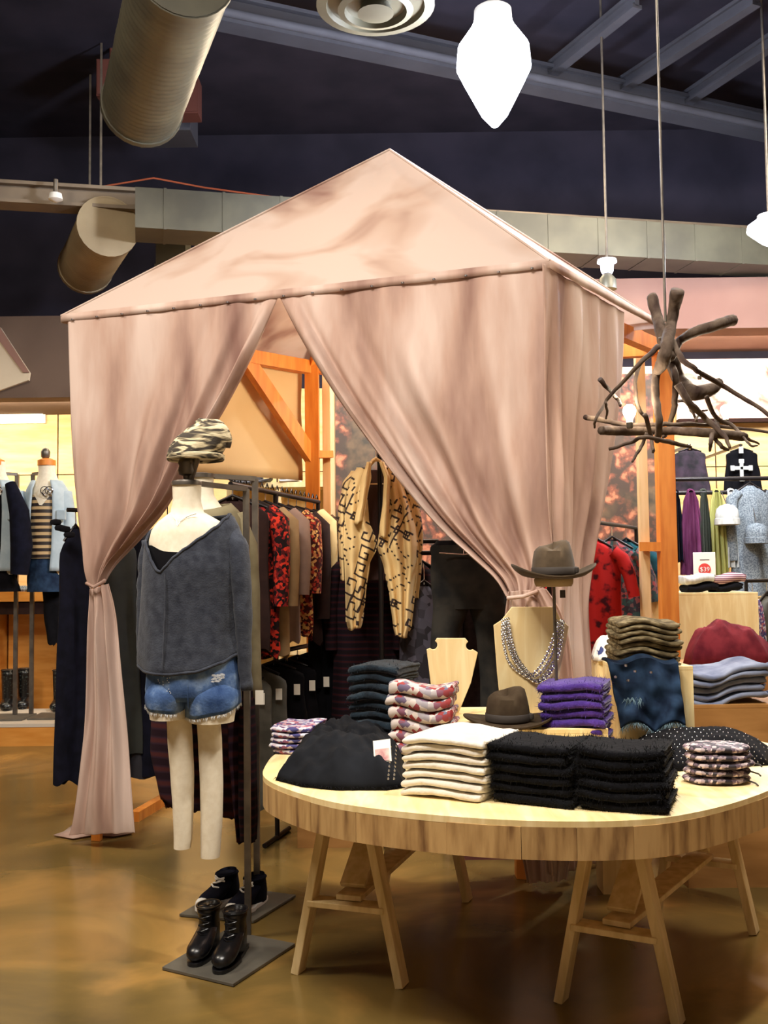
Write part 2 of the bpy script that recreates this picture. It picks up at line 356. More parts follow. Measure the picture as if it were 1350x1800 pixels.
def duct(name, label, c0, c1, r, ribs, m=None):
    m = m or M_duct
    o = thing(name, label, 'duct', c0)
    R = []; n = 90; d = (c1 - c0); L = d.length; d.normalize(); s = d.cross(Vector((0, 0, 1))).normalized(); u = s.cross(d)
    for i in range(n + 1):
        t = i / n; rr = r * (1 + .018 * (1 if (i % 3 == 0) else 0)) * (1 - .05 * max(0, nz(t * 6, 2, 1)))
        R.append([c0 + d * L * t + s * rr * math.cos(a) + u * rr * math.sin(a) for a in [2 * math.pi * k / 28 for k in range(28)]])
    MB().rings(R, cap=True).build('duct_skin', m, parent=o)
    for tt in (.02, .98):
        c = c0 + d * L * tt
        MB().rings([[c + d * w + (s * math.cos(a) + u * math.sin(a)) * rr for a in [2 * math.pi * k / 28 for k in range(28)]] for w, rr in ((-.03, r), (-.03, r * 1.05), (.03, r * 1.05), (.03, r))], cap=False).build('duct_collar', m, parent=o)
    for tt in (.3, .8):
        c = c0 + d * L * tt + u * r
        MB().bar(c, (c.x, c.y, H), .02, .004).build('hanger_strap', M_steel, parent=o, smooth=False)
    return o
ax = 5.12
d1 = G(325, -60, ax); d2 = G(249, 190, ax)
duct('round_duct', 'large ribbed spiral duct hanging at the upper left, ending above the tent', d1, d2, .3, 30)
duct('round_duct', 'smaller looking spiral duct further back, left of the tent roof', G(190, 398, 4.5), G(150, 470, 4.5), .25, 30, M_ductlit)
for i, (x, y, lab) in enumerate(((196, 145, 'rusty red box behind the left side of the large duct'), (330, 175, 'rusty red box behind the right side of the large duct'))):
    c = PD(x, y, 9.3)
    o = thing('junction_box', lab, 'box', c)
    MB().box(c, (.22, .2, .34)).build('box_body', M_rust, parent=o, smooth=False)
    MB().box(c + Vector((0, -.105, 0)), (.2, .01, .31)).build('cover_plate', M_rust, parent=o, smooth=False)
    MB().tube([c + Vector((0, 0, .17)), Vector((c.x, c.y, H))], .02, 8).build('conduit', M_rust, parent=o)
# dark box behind duct
c = PD(290, 212, 9.7); o = thing('air_handler', 'dark box beside the end of the large duct', 'box', c)
MB().box(c, (.55, .4, .36)).build('box_body', M_beamd, parent=o, smooth=False)
MB().bar(c + Vector((0, 0, .18)), (c.x, c.y, H), .04, .04).build('hanger_rod', M_beamd, parent=o, smooth=False)
# vertical shaft below far beam
c = PD(305, 420, 9.9); o = thing('vertical_duct', 'short square duct dropping behind the left tent roof', 'duct', c)
MB().box(c, (.28, .28, .7)).build('duct_body', M_duct, parent=o, smooth=False)
MB().box(c - Vector((0, 0, .3)), (.3, .3, .03)).build('duct_flange', M_duct, parent=o, smooth=False)
# cord over the beam
pts = [PD(x, y, 8.9) for x, y in ((60, 338), (180, 328), (270, 313), (360, 330), (470, 345), (520, 352))]
MB().tube(pts, .008, 6).build('orange_cable', M_cord, label='thin orange cord looped along the far ceiling beam', cat='cord')
# small clamp on beam
c = PD(98, 326, 8.6); o = thing('beam_clamp_light', 'small clamp spotlight sitting on the tan beam at far left', 'lamp', c)
MB().tube([c + Vector((0, 0, -.08)), c + Vector((0, 0, .05))], .02, 8).build('stem', M_steel, parent=o)
MB().lathe(c + Vector((0, 0, -.1)), [(.02, .04), (.05, .03), (.06, -.02), (.02, -.04)], 12).build('lamp_head', M_white, parent=o)
# round ceiling diffuser
c = PD(660, 5, 6.2)
o = thing('ceiling_diffuser', 'round stepped air diffuser at the top edge above the tent peak', 'vent', c)
MB().lathe(c, [(.16, .3), (.2, .1), (.34, .02), (.36, -.02), (.3, -.03), (.29, .0)], 36).build('outer_cone', M_duct, parent=o)
MB().lathe(c, [(.1, .12), (.18, .02), (.23, -.05), (.19, -.06), (.18, -.02)], 32).build('middle_cone', M_duct, parent=o)
MB().lathe(c, [(.04, .1), (.08, .0), (.11, -.07), (.03, -.075)], 28).build('inner_cone', M_duct, parent=o)
MB().tube([c + Vector((0, 0, .28)), Vector((c.x, c.y, H))], .16, 20).build('duct_neck', M_duct, parent=o)
# bright high-bay lamps
def highbay(name, label, c, r, h, power, tilt=0):
    o = thing(name, label, 'lamp', c)
    MB().lathe(c, [(.02, -h * .62), (r * .35, -h * .5), (r * .75, -h * .2), (r, 0), (r * .95, h * .22), (r * .6, h * .42), (r * .5, h * .5)], 28).build('diffuser', M_lamp, parent=o)
    MB().lathe(c + Vector((0, 0, h * .5)), [(r * .52, 0), (r * .5, h * .12), (r * .2, h * .2), (.03, h * .22)], 24).build('housing', M_white, parent=o)
    MB().tube([c + Vector((0, 0, h * .7)), Vector((c.x, c.y, H))], .012, 8).build('stem', M_steel, parent=o)
    light('POINT', name + '_light', c + Vector((0, 0, -h * .75)), power, (.78, .86, 1), r * .8)
    return o
highbay('highbay_lamp', 'blinding blue-white pendant lamp with glare-shaped body above the right slope of the tent', PD(868, 120, 6.6), .24, .62, 330)  # tall glowing body takes the shape of the lamp's glare
highbay('highbay_lamp', 'bright white lamp at the right edge beyond the branch chandelier', PD(1352, 405, 8.2), .17, .2, 260)
c = PD(1067, 466, 8.4)
o = thing('track_spotlight', 'small white track spotlight glowing beyond the right tent eave', 'lamp', c)
MB().lathe(c, [(.03, .05), (.075, .045), (.08, .02), (.055, .01), (.05, -.05), (.04, -.07)], 20).build('lamp_head', mat('spot_glow', (250, 250, 255), emit=((215, 220, 255), 1.6)), parent=o)
MB().tube([c + Vector((0, 0, .05)), Vector((c.x, c.y, H))], .01, 6).build('stem', M_steel, parent=o)
MB().lathe(c + Vector((0, 0, -.12)), [(.03, .05), (.07, .0), (.075, -.08)], 16).build('shade', M_duct, parent=o)

# ------------------------------------------------------------------ tent
EZ = 3.02
FL = G(118, 556, EZ); FR = G(957, 462, EZ); BR = G(1148, 566, EZ); BL = G(548, 632, EZ)
ctr = (FL + FR + BR + BL) / 4
APEX = PD(685, 263, ctr.y)
tent = thing('display_tent', 'pinkish beige canvas display tent with pyramid roof and tied-back curtains', 'tent', (ctr.x, ctr.y, 0))
def roofface(A, B, name, seed, ny=26, nx=44):
    mb = MB(); nrm = (B - A).cross(APEX - A).normalized()
    if nrm.z < 0: nrm = -nrm
    R = []
    for i in range(ny + 1):
        t = i / ny; row = []
        for j in range(nx + 1):
            u = j / nx; p = (A.lerp(B, u)).lerp(APEX, t)
            e = math.sin(math.pi * min(1, t)) * math.sin(math.pi * u) if t < 1 else 0
            p = p - nrm * (.05 * e) + nrm * .022 * nz(u * 5 + t * 2 + seed, t * 3 + u * 2, seed) * e
            row.append(p)
        R.append(row)
    mb.rings(R, cap=False, closed=False)
    return mb.build(name, M_roofc, parent=tent)
out = lambda P, k=.03: P + Vector((P.x - ctr.x, P.y - ctr.y, 0)).normalized() * k
fl, fr, br, bl = [out(p, .035) for p in (FL, FR, BR, BL)]
for n, (A, B) in enumerate(((fl, fr), (fr, br), (br, bl), (bl, fl))): roofface(A, B, 'roof_panel', n * 7.3)
# hip seams
for p in (fl, fr, br, bl): MB().tube([p, p.lerp(APEX, .5) + Vector((0, 0, .004)), APEX], .008, 6).build('roof_seam', M_roofc, parent=tent)
# eave hem with grommets
for A, B, n in ((fl, fr, 26), (fr, br, 14), (bl, fl, 14), (br, bl, 10)):
    dn = Vector((0, 0, -.035)); MB().rings([[A.lerp(B, i / n) + Vector((0, 0, .01)) for i in range(n + 1)], [A.lerp(B, i / n) + dn + Vector((0, 0, -.006 * nz(i * .7, A.x))) for i in range(n + 1)]], cap=False, closed=False).build('eave_hem', M_tent, parent=tent, solid=.006)
fn = (FR - FL).cross(Vector((0, 0, 1))).normalized()   # towards the camera
if fn.y > 0: fn = -fn
for i in range(17):
    p = fl.lerp(fr, (i + .5) / 17) + fn * .008 + Vector((0, 0, -.03))
    MB().lathe(p, [(.001, -.004), (.009, -.004), (.009, .004), (.001, .004)], 8).build('grommet', M_chrome, parent=tent)

def curtain(rows, P0, n, name, m, folds, amp, cols=150, sub=30, power=1.0, seed=0, depth=None, edge=0, roll=0):
    """rows: (y_left, xL, y_right, xR, amplitude) traced on the vertical cloth plane, from top to bottom"""
    keys = []
    for k, (yl, xl, yr, xr, a) in enumerate(rows):
        keys.append((k, PP(xl, yl, P0, n), PP(xr, yr, P0, n), a))
    R = []; K = len(rows) - 1; tot = K * sub // 2
    acc = 0
    for i in range(tot + 1):
        t = i / tot * K; k = min(int(t), K - 1); u = t - k
        def cr(idx, comp):
            g = lambda q: keys[max(0, min(K, q))][comp]
            p0, p1, p2, p3 = g(idx - 1), g(idx), g(idx + 1), g(idx + 2)
            return .5 * ((2 * p1) + (p2 - p0) * u + (2 * p0 - 5 * p1 + 4 * p2 - p3) * u * u + (3 * p1 - p0 - 3 * p2 + p3) * u ** 3)
        Lp = cr(k, 1); Rp = cr(k, 2); a = cr(k, 3)
        row = []
        for j in range(cols + 1):
            v = j / cols; vv = v ** power
            p = Lp.lerp(Rp, v)
            w = math.sin(2 * math.pi * folds * vv + seed + .6 * nz(t * .5, v * 3, seed)) * .6 + .5 * math.sin(2 * math.pi * folds * 2.3 * vv + 1.7 * seed + t * .2) * .5
            w += 1.1 * nz(vv * folds * 1.3, t * .45, seed + 5)
            e = min(1, v / .04, (1 - v) / .04) * .7 + .3
            p = p + n * (a * w * amp * e)
            if roll:
                q = max(0, 1 - (v if roll < 0 else 1 - v) / .07)
                p = p + n * (.05 * math.sin(q * math.pi) * min(1, t))
            row.append(p)
        R.append(row)
    mb = MB().rings(R, cap=False, closed=False)
    return mb.build(name, m, parent=tent, solid=.004)
cp = fn * .01
# front left curtain: hangs, sweeps to the tie, then falls to the floor
Lrows = [(560, 120, 523, 489, .12), (640, 122, 620, 447, .4), (740, 126, 715, 398, .7), (840, 133, 800, 348, 1.0), (930, 142, 880, 300, 1.15), (985, 150, 945, 244, 1.1), (1018, 156, 990, 203, .8), (1036, 160, 1024, 184, .45)]
curtain(Lrows, FL + cp, fn, 'curtain', M_tent, 3.2, .042, power=2.2, seed=1.3, roll=1)
Lrows2 = [(1036, 158, 1026, 190, .45), (1070, 157, 1062, 198, .7), (1120, 154, 1115, 205, .9), (1200, 151, 1200, 213, .9), (1290, 147, 1290, 221, .8), (1380, 138, 1380, 229, .6), (1440, 129, 1440, 234, .4), (1468, 122, 1464, 236, .4)]
curtain(Lrows2, FL + cp * 3, fn, 'curtain_tail', M_tent, 2.6, .05, cols=60, seed=2.1)
# puddled corner of cloth on the floor
g = [G(x, y, .012) for x, y in ((94, 1468), (128, 1474), (162, 1468), (200, 1470), (234, 1464), (225, 1450), (130, 1448), (112, 1462))]
cc = sum(g, Vector()) / len(g)
MB().add([cc + Vector((0, 0, .03))] + g, [(0, i + 1, (i + 1) % 8 + 1) for i in range(8)]).build('curtain_hem_fold', M_tent, parent=tent, solid=.004)
tp = PP(172, 1031, FL + cp, fn)
MB().tube([tp + Vector((-.05, -.05, .02)), tp + Vector((0, -.085, -.002)), tp + Vector((.05, -.06, .03)), tp + Vector((.03, .03, .05)), tp + Vector((-.05, .02, .04))], .01, 8).build('tie_back', M_tent, parent=tent)
# front right curtain
Rrows = [(523, 492, 463, 960, .12), (600, 532, 560, 962, .45), (690, 587, 660, 965, .8), (775, 648, 760, 969, 1.0), (850, 706, 850, 972, 1.1), (920, 768, 930, 972, 1.1), (975, 828, 985, 972, .9), (1015, 872, 1020, 965, .75), (1048, 893, 1045, 948, .5)]
curtain(Rrows, FL + cp, fn, 'curtain', M_tent, 4, .05, power=.5, seed=4.2, roll=-1)
Rrows2 = [(1040, 893, 1035, 960, .5), (1075, 888, 1075, 985, .7), (1130, 882, 1130, 1000, .9), (1220, 880, 1220, 1010, 1), (1330, 890, 1330, 1012, 1), (1440, 905, 1440, 1010, .9), (1520, 920, 1520, 1000, .8), (1552, 926, 1548, 995, .7)]
curtain(Rrows2, FL + cp * 4, fn, 'curtain_tail', M_tent, 3, .045, cols=60, seed=5.1)
tp = PP(915, 1047, FL + cp, fn)
MB().tube([tp + Vector((-.07, -.05, -.01)), tp + Vector((0, -.09, -.002)), tp + Vector((.1, -.06, .03)), tp + Vector((.06, .03, .03)), tp + Vector((-.06, .02, .0))], .01, 8).build('tie_back', M_tent, parent=tent)
# right side cloth
sn = (BR - FR).cross(Vector((0, 0, 1))).normalized()
if sn.x < 0: sn = -sn
Srows = [(463, 953, 549, 1097, .2), (560, 954, 620, 1096, .6), (680, 955, 720, 1088, .9), (800, 959, 820, 1074, 1), (900, 964, 900, 1060, 1), (985, 972, 980, 1044, .9), (1050, 972, 1060, 1037, .8), (1130, 970, 1140, 1040, .9), (1250, 968, 1260, 1052, 1), (1400, 966, 1400, 1060, 1), (1540, 966, 1515, 1062, .9)]
curtain(Srows, FR + sn * .02, sn, 'side_curtain', M_tent, 4.5, .03, cols=90, power=.8, seed=7.7)
# inner left wall of cream canvas, and back strip
A = FL + Vector((.05, .1, 0)); B = BL + Vector((-.08, .06, 0))
R = []
for i in range(13):
    z = lerp(EZ - .01, 2.17, i / 12)
    R.append([Vector((*A.lerp(B, j / 24).xy, z)) + Vector((.012 * nz(j * .3, i * .3), 0, 0)) for j in range(25)])
MB().rings(R, cap=False, closed=False).build('inner_wall_cloth', M_inner, parent=tent, solid=.004)
# timber frame (belongs to the tent)
def post(P, z1=EZ - .02, w=.105, m=M_post, name='post', z0=0): return MB().box((P.x, P.y, (z0 + z1) / 2), (w, w, z1 - z0), ax=(RT if False else (FR - FL).normalized())).build(name, m, parent=tent, smooth=False, bevel=.003)
inn = lambda P, k=.09: P + Vector((ctr.x - P.x, ctr.y - P.y, 0)).normalized() * k
fLi, fRi = PD(173, 800, FL.y + .1), inn(FR, .24)
bRp = PD(1168, 800, 6.85); bLp = PD(549, 760, BL.y)
post(bRp); post(bLp); post(fLi, w=.06); post(fRi, w=.08)
sR = PD(1128, 800, 6.97); post(sR, w=.06, m=M_stud, name='stud')
sL = PD(574, 760, BL.y + .1); post(sL, w=.06, m=M_stud, name='stud')
MB().bar(PD(1126, 961, 6.91), PD(1164, 961, 6.85), .06, .07, side=(0, 0, 1)).build('spacer_block', M_post, parent=tent, smooth=False)
MB().bar(PD(553, 799, BL.y - .02), PD(582, 799, BL.y + .05), .05, .07, side=(0, 0, 1)).build('spacer_block', M_post, parent=tent, smooth=False)
zr = EZ - .06
def rail(a, b, w=.09, h=.07): return MB().bar(Vector((a.x, a.y, zr)), Vector((b.x, b.y, zr)), w, h, side=(0, 0, 1)).build('top_rail', M_post, parent=tent, smooth=False)
rail(bLp, fLi); rail(fRi, bRp); rail(bRp, bLp)
k1 = bLp.lerp(fLi, .36); k1.z = zr
MB().bar(k1, Vector((bLp.x, bLp.y, PD(560, 806, BL.y).z)), .1, .06, side=(fLi - bLp)).build('knee_brace', M_post, parent=tent, smooth=False)
k2 = bRp.lerp(fRi, .3); k2.z = zr
for p in (fLi, fRi, bRp, bLp): MB().bar(Vector((p.x, p.y, zr)), APEX - Vector((0, 0, .2)), .06, .05).build('rafter', M_post, parent=tent, smooth=False)
MB().box(APEX - Vector((0, 0, .24)), (.12, .12, .14)).build('ridge_block', M_post, parent=tent, smooth=False)
# floor rail on the left side
MB().bar(G(236, 1436, .03), G(300, 1398, .03), .06, .06, side=(0, 0, 1)).build('floor_rail', M_post, parent=tent, smooth=False)

# ------------------------------------------------------------------ mural panel behind the tent
M_mural = mural_mat()
a = PD(590, 800, 9.0); b = PD(1150, 800, 9.0)
o = thing('floral_mural_screen', 'tall screen printed with peach blossoms on brown, standing behind the tent', 'screen', ((a.x + b.x) / 2, 9.0, 0))
MB().box(((a.x + b.x) / 2, 9.0, 1.62), (b.x - a.x, .04, 3.16)).build('printed_panel', M_mural, parent=o, smooth=False)
for x in (a.x - .03, (a.x + b.x) / 2, b.x + .03): MB().box((x, 9.03, 1.63), (.06, .06, 3.26)).build('upright', M_stud, parent=o, smooth=False)
MB().box(((a.x + b.x) / 2, 9.02, 3.23), (b.x - a.x + .12, .08, .06)).build('top_rail', M_stud, parent=o, smooth=False)

# ------------------------------------------------------------------ cloth helpers
def folded(name, label, cat, pl, pr, dep, z0, h, m, seed, group, fuzz=0, ws=0, nx=30, ns=22, sq=.4, jit=.008, right_open=.35, wave=.006):
    """one folded garment: closed rounded slab, front-left corner pl, front-right corner pr"""
    ax = Vector((pr.x - pl.x, pr.y - pl.y, 0)); w = ax.length; ax.normalize(); ay = Vector((-ax.y, ax.x, 0))
    rng = random.Random(seed); ox = rng.uniform(-jit, jit); oy = rng.uniform(-jit, jit); w *= 1 + rng.uniform(-.03, .03)
    c = (pl + pr) / 2 + ay * (dep / 2 + oy) + ax * ox; c.z = 0; pr = Vector((pr.x, pr.y, 0))
    R = []
    for i in range(nx + 1):
        u = -1 + 2 * i / nx; t = abs(u) ** 6
        xx = math.copysign(abs(math.sin(u * math.pi / 2)) ** .72, u) * w / 2
        endk = (1 - abs(u) ** 8 * .72)
        row = []
        for j in range(ns):
            a = 2 * math.pi * j / ns; ca, sa = math.cos(a), math.sin(a)
            yy = math.copysign(abs(ca) ** sq, ca) * dep / 2 * (1 - .05 * abs(u) ** 4)
            zz = math.copysign(abs(sa) ** .62, sa) * h / 2 * endk
            # low-frequency waves shared by the whole pile, so that layers nest
            lw = wave * (math.sin(xx / w * 5.5 + ws) + 1.4 * nz(xx * 7 + ws, yy * 5, ws)) * (1 - .3 * t)
            q = .14 * h * nz(xx * 22, yy * 18 + seed, a + seed)
            yb = -.012 * nz(xx * 9, seed, ws) + .3 * h * .3 * math.sin(a * 2) * 0
            if abs(u) > .93: xx2 = xx - math.copysign(right_open * h * .35 * (math.cos(2 * math.pi * (zz / h)) + 1) * .5, u) * 0
            p = c + ax * (xx + .01 * nz(yy * 12, seed + 3, zz * 20)) + ay * (yy + yb) + Vector((0, 0, z0 + h / 2 + zz + lw + q))
            row.append(p)
        R.append(row)
    mb = MB().rings(R, cap=True)
    if fuzz:
        fr = random.Random(seed + 99); base = list(mb.v); nf = len(mb.f)
        fs = [f for f in mb.f if len(f) == 4]
        for k in range(fuzz):
            f = fr.choice(fs); a0, b0, c0, d0 = [base[q] for q in f]
            s_, t_ = fr.random(), fr.random(); p = a0.lerp(b0, s_).lerp(d0.lerp(c0, s_), t_)
            nn = (b0 - a0).cross(d0 - a0)
            if nn.length < 1e-9: continue
            nn.normalize(); cc = p - (c + Vector((0, 0, z0 + h / 2)))
            if nn.dot(cc) < 0: nn = -nn
            tip = p + (nn + Vector((fr.uniform(-.7, .7), fr.uniform(-.7, .7), fr.uniform(-.9, .5)))) * fr.uniform(.006, .014)
            sd = nn.cross(Vector((fr.uniform(-1, 1), fr.uniform(-1, 1), fr.uniform(-1, 1)))).normalized() * .0011
            mb.add([p - sd, p + sd, tip], [(0, 1, 2)])
    o = mb.build(name, m, auto=False, label=label, cat=cat, group=group)
    # the open edge of the fold: a thinner inner layer showing at the right-hand side
    mid = []
    for (dz, dx) in ((.27, .0), (-.05, -.004)):
        pts = [pr + ay * (dep * (.06 + .88 * k / 8)) + ax * (ox + dx - .002 + .004 * nz(k * .8, seed, dz)) + Vector((0, 0, z0 + h * (.5 + dz) + wave * (math.sin(2.75 + ws) + 1.4 * nz(w * 3.5 + ws, (k / 8 - .5) * dep * 5, ws)))) for k in range(9)]
        mid.append(pts)
    q = MB()
    for pts in mid: q.tube(pts, h * .17, 8)
    q.build('fold_edge', m, parent=o)
    return o
ORD = ['lowest', 'second up', 'third up', 'fourth up', 'fifth up', 'sixth up', 'seventh up', 'eighth up']
def pile(name, what, where, cat, pl, pr, dep, z0, h, n, m, seed, group, **k):
    for i in range(n):
        pos = 'topmost' if i == n - 1 else ORD[i]
        folded(name, f'{what}, {pos} in {where}', cat, pl, pr, dep, z0 + i * h * .93, h, m, seed * 31 + i, group, ws=seed * 1.7, **k)
from mathutils.bvhtree import BVHTree
def hitter(mb):
    t = BVHTree.FromPolygons(mb.v, mb.f)
    def h(x, y, lift=.0015):
        d = ray(x, y).normalized(); r = t.ray_cast(CAM, d)
        return None if r[0] is None else r[0] - d * lift
    return h
def mound(name, label, cat, outline, z0, hf, m, seed, nr=14, na=64, wr=.012, origin=None, **k):
    """a heap of cloth: hf(u) height for radius fraction u; outline = world points of its edge"""
    n = len(outline); c = sum(outline, Vector()) / n
    R = []
    for i in range(nr + 1):
        u = i / nr; row = []
        for j in range(na):
            t = j / na * n; a = int(t) % n; b = (a + 1) % n; f = t - int(t); f = f * f * (3 - 2 * f) * .3 + f * .7
            e = outline[a].lerp(outline[b], f)
            p = c.lerp(e, u if u > .03 else .03)
            z = z0 + hf(u, p) * (1 if i < nr else 0) + (wr * (nz(p.x * 14, p.y * 9, seed) + .6 * nz(p.x * 34, p.y * 22, seed)) + wr) * (1 - u ** 6)
            row.append(Vector((p.x, p.y, z)))
        R.append(row)
    mb = MB().rings(R[::-1], cap=True)
    o = mb.build(name, m, auto=False, label=label, cat=cat, **k); mound.hit = hitter(mb)
    return o
def shell(rows, D, ytop=None, ybot=None, off=0, nth=48, nv=30, amp=0, folds=7, seed=0, cap=False, a0=0, a1=360, sq=1.0, jag=0):
    """lofted body surface: rows (y, xL, xR, half_depth[, dy]) at depth D; ytop/ybot tables over angle in degrees (0 right, -90 towards camera)"""
    tab = [(r[0], r[1], r[2], r[3], (r[4] if len(r) > 4 else 0)) for r in rows]
    full = (a1 - a0) >= 360
    N = nth if full else nth + 1
    R = []
    for i in range(nv + 1):
        v = i / nv; row = []
        for j in range(N):
            deg = a0 + (a1 - a0) * j / nth; dd = ((deg + 180) % 360) - 180; th = math.radians(deg)
            yt = interp(ytop, dd)[0] if ytop else tab[0][0]
            yb = interp(ybot, dd)[0] if ybot else tab[-1][0]
            y = lerp(yt, yb, v)
            xl, xr, hd, dy = interp(tab, y)
            cx, hw = (xl + xr) / 2, (xr - xl) / 2
            cpt = PD(cx, y, D); w = hw * D / F + off
            ca, sa = math.cos(th), math.sin(th)
            if sq != 1: ca = math.copysign(abs(ca) ** sq, ca); sa = math.copysign(abs(sa) ** sq, sa)
            k = 1 + (amp * v ** .7 * (math.sin(folds * th + seed + 1.5 * nz(v * 2, dd * .01, seed)) + .8 * nz(dd * .03, v * 3, seed)) if amp else 0)
            p = cpt + Vector((w * ca * k, (hd + off) * sa * k + dy, 0))
            if jag and i == nv: p.z += jag * nz(dd * .13, seed, 3) 
            row.append(p)
        R.append(row)
    mb = MB().rings(R, cap=cap and full, closed=full)
    mb.last = R[-1]; mb.first = R[0]
    return mb
def fringe(ring, m, parent, name='frayed_hem', ln=.014, n=260, seed=1, wid=.0015, spread=.006):
    r = random.Random(seed); mb = MB(); N = len(ring)
    for k in range(n):
        t = r.random() * (N - 1); a = int(t); p = ring[a].lerp(ring[(a + 1) % N], t - a)
        d = Vector((r.uniform(-1, 1), r.uniform(-1, 1), 0)); 
        if d.length < .01: continue
        d.normalize(); L = ln * r.uniform(.4, 1.2)
        mb.add([p - d * wid, p + d * wid, p + Vector((r.uniform(-1, 1) * spread, r.uniform(-1, 1) * spread, -L))], [(0, 1, 2)])
    return mb.build(name, m, parent=parent, smooth=False, kind='stuff')
def hanging(name, label, cat, top, yaw, w, L, m, seed=0, thick=.045, flare=1.0, group=None, sleeve=.5, sleeve_m=None, hanger=True, hook=.1, strap=False, hem=.02, hanger_m=None, n=44, waist=1.0, sl_ang=.0, rest=None):
    """garment on a hanger. top = point where the hanger hook meets the rail"""
    o = thing(name, label, cat, top, group)
    ax = Vector((math.cos(yaw), math.sin(yaw), 0)); ay = Vector((-ax.y, ax.x, 0)); top = Vector(top)
    ntop = top - Vector((0, 0, hook))
    R = []; nv = 22
    prof = [(0, .17, .5), (.03, .34, .6), (.07, .75, .7), (.12, 1.0, .85), (.3, .98 * waist, 1), (.55, lerp(1, flare, .45) * waist, 1.05), (1, flare, 1.15)]
    if strap: prof = [(0, .3, .5), (.05, .5, .6), (.15, .62, .8), (.22, .9, .9), (.45, .95 * waist, 1), (1, flare, 1.15)]
    for i in range(nv + 1):
        v = (i / nv) ** 1.3; hw, tk = interp(prof, v); row = []
        for j in range(n):
            a = 2 * math.pi * j / n; ca, sa = math.cos(a), math.sin(a)
            x = ca * w / 2 * hw; k = 1 + .55 * v ** .6 * (math.sin(5 * a + seed) * .6 + nz(a * 2, v * 2.5, seed) * 1.2)
            y = math.copysign(abs(sa) ** .8, sa) * thick * tk * max(.3, k)
            z = -L * v + (hem * nz(a * 1.3, seed, 1) * v) + (-.02 * (1 if v < .02 and sa * ay.y < 0 else 0))
            row.append(ntop + ax * (x + .02 * nz(v * 3, seed, a) * v) + ay * y + Vector((0, 0, z)))
        R.append(row)
    mb = MB().rings(R, cap=False); mb.build('body', m, parent=o)
    ring = R[-1]
    if sleeve and not strap:
        for s in (-1, 1):
            sh = ntop + ax * (s * w * .44) + Vector((0, 0, -L * .085)); sL = sleeve
            pts = [sh + ax * (-s * .03), sh + ax * (s * .03) + Vector((0, 0, -.05)), sh + ax * (s * (.05 + sl_ang * .4)) + Vector((0, 0, -sL * .5)) - ay * .015, sh + ax * (s * (.045 + sl_ang)) + Vector((0, 0, -sL)) - ay * .02]
            MB().tube(pts, [.065, .07, .058, .05], 12, cap=False, flat=.75).build('sleeve', sleeve_m or m, parent=o)
    if hanger:
        q = MB().tube([top + ay * 0 + Vector((0, 0, -hook - .01)), top + Vector((0, 0, -.03)), top + ay * .014 + Vector((0, 0, .012)), top + ay * .028 + Vector((0, 0, -.01))], .003, 6)
        q.build('hanger_hook', M_chrome, parent=o)
        MB().tube([ntop + ax * s * w * .36 * 1 + Vector((0, 0, -L * .06 if not strap else -.06)) if s else ntop + Vector((0, 0, .012)) for s in (-1, 0, 1)], .009, 8).build('hanger_bar', hanger_m or M_pipe, parent=o)
    return o, ring
def rack_bar(name, label, a, b, r=.014, z_floor=0, m=None, posts=True, inset=0, low=None):
    o = thing(name, label, 'rack', ((a.x + b.x) / 2, (a.y + b.y) / 2, z_floor)); m = m or M_pipe
    MB().tube([a, b], r, 10).build('rail', m, parent=o)
    if posts:
        for p in (a, b):
            MB().tube([p, Vector((p.x, p.y, z_floor + .01))], r, 10).build('upright', m, parent=o)
            d = (b - a).cross(Vector((0, 0, 1))).normalized() * .22
            q = Vector((p.x, p.y, z_floor + r)); MB().tube([q - d, q + d], r, 8).build('foot', m, parent=o)
    if low:
        MB().tube([Vector((a.x, a.y, low)), Vector((b.x, b.y, low))], r, 10).build('rail', m, parent=o)
    return o

# ------------------------------------------------------------------ table
TZ = .76; TH = .115
key = [(-.475, 4.2), (-.44, 3.88), (-.22, 3.53), (.02, 3.35), (.305, 3.225), (.559, 3.18), (.77, 3.195), (.929, 3.27), (1.12, 3.42), (1.34, 3.66), (1.54, 3.98), (1.64, 4.35), (1.6, 4.66), (1.36, 4.86), (1.0, 4.93), (.5, 4.93), (.05, 4.9), (-.3, 4.75), (-.45, 4.5)]
def spline(key, n):
    K = len(key); outp = []
    for i in range(n):
        t = i / n * K; k = int(t); u = t - k
        p0, p1, p2, p3 = [Vector((*key[(k + q) % K], 0)) for q in (-1, 0, 1, 2)]
        outp.append(.5 * ((2 * p1) + (p2 - p0) * u + (2 * p0 - 5 * p1 + 4 * p2 - p3) * u * u + (3 * p1 - p0 - 3 * p2 + p3) * u ** 3))
    for _ in range(3): outp = [(outp[i - 1] + outp[i] * 2 + outp[(i + 1) % n]) / 4 for i in range(n)]
    return outp
ol = spline(key, 144)
table = thing('oval_display_table', 'oval plywood display table with deep knotty wood apron in the foreground', 'table', (.58, 4.1, 0))
MB().prism([p + Vector((0, 0, TZ - .02)) for p in ol], (0, 0, .02)).build('tabletop', M_ply, parent=table, smooth=False)
tc = sum(ol, Vector()) / len(ol)
seg = [0]; r = random.Random(5)
while seg[-1] < 139: seg.append(min(144, seg[-1] + r.choice((5, 6, 7, 8))))
if seg[-1] < 144: seg.append(144)
for a, b in zip(seg, seg[1:]):
    pts = [ol[i % 144] for i in range(a, b + 1)]
    j = r.uniform(-.0015, .0015)
    outer = [p + (p - tc).normalized() * (.001 + j) for p in pts]; inner = [p - (p - tc).normalized() * .022 for p in pts]
    outer[0] = outer[0].lerp(outer[1], .02); outer[-1] = outer[-1].lerp(outer[-2], .02)
    MB().prism([p + Vector((0, 0, TZ - TH)) for p in outer + inner[::-1]], (0, 0, TH - .018)).build('apron_board', M_apron, parent=table, smooth=False)
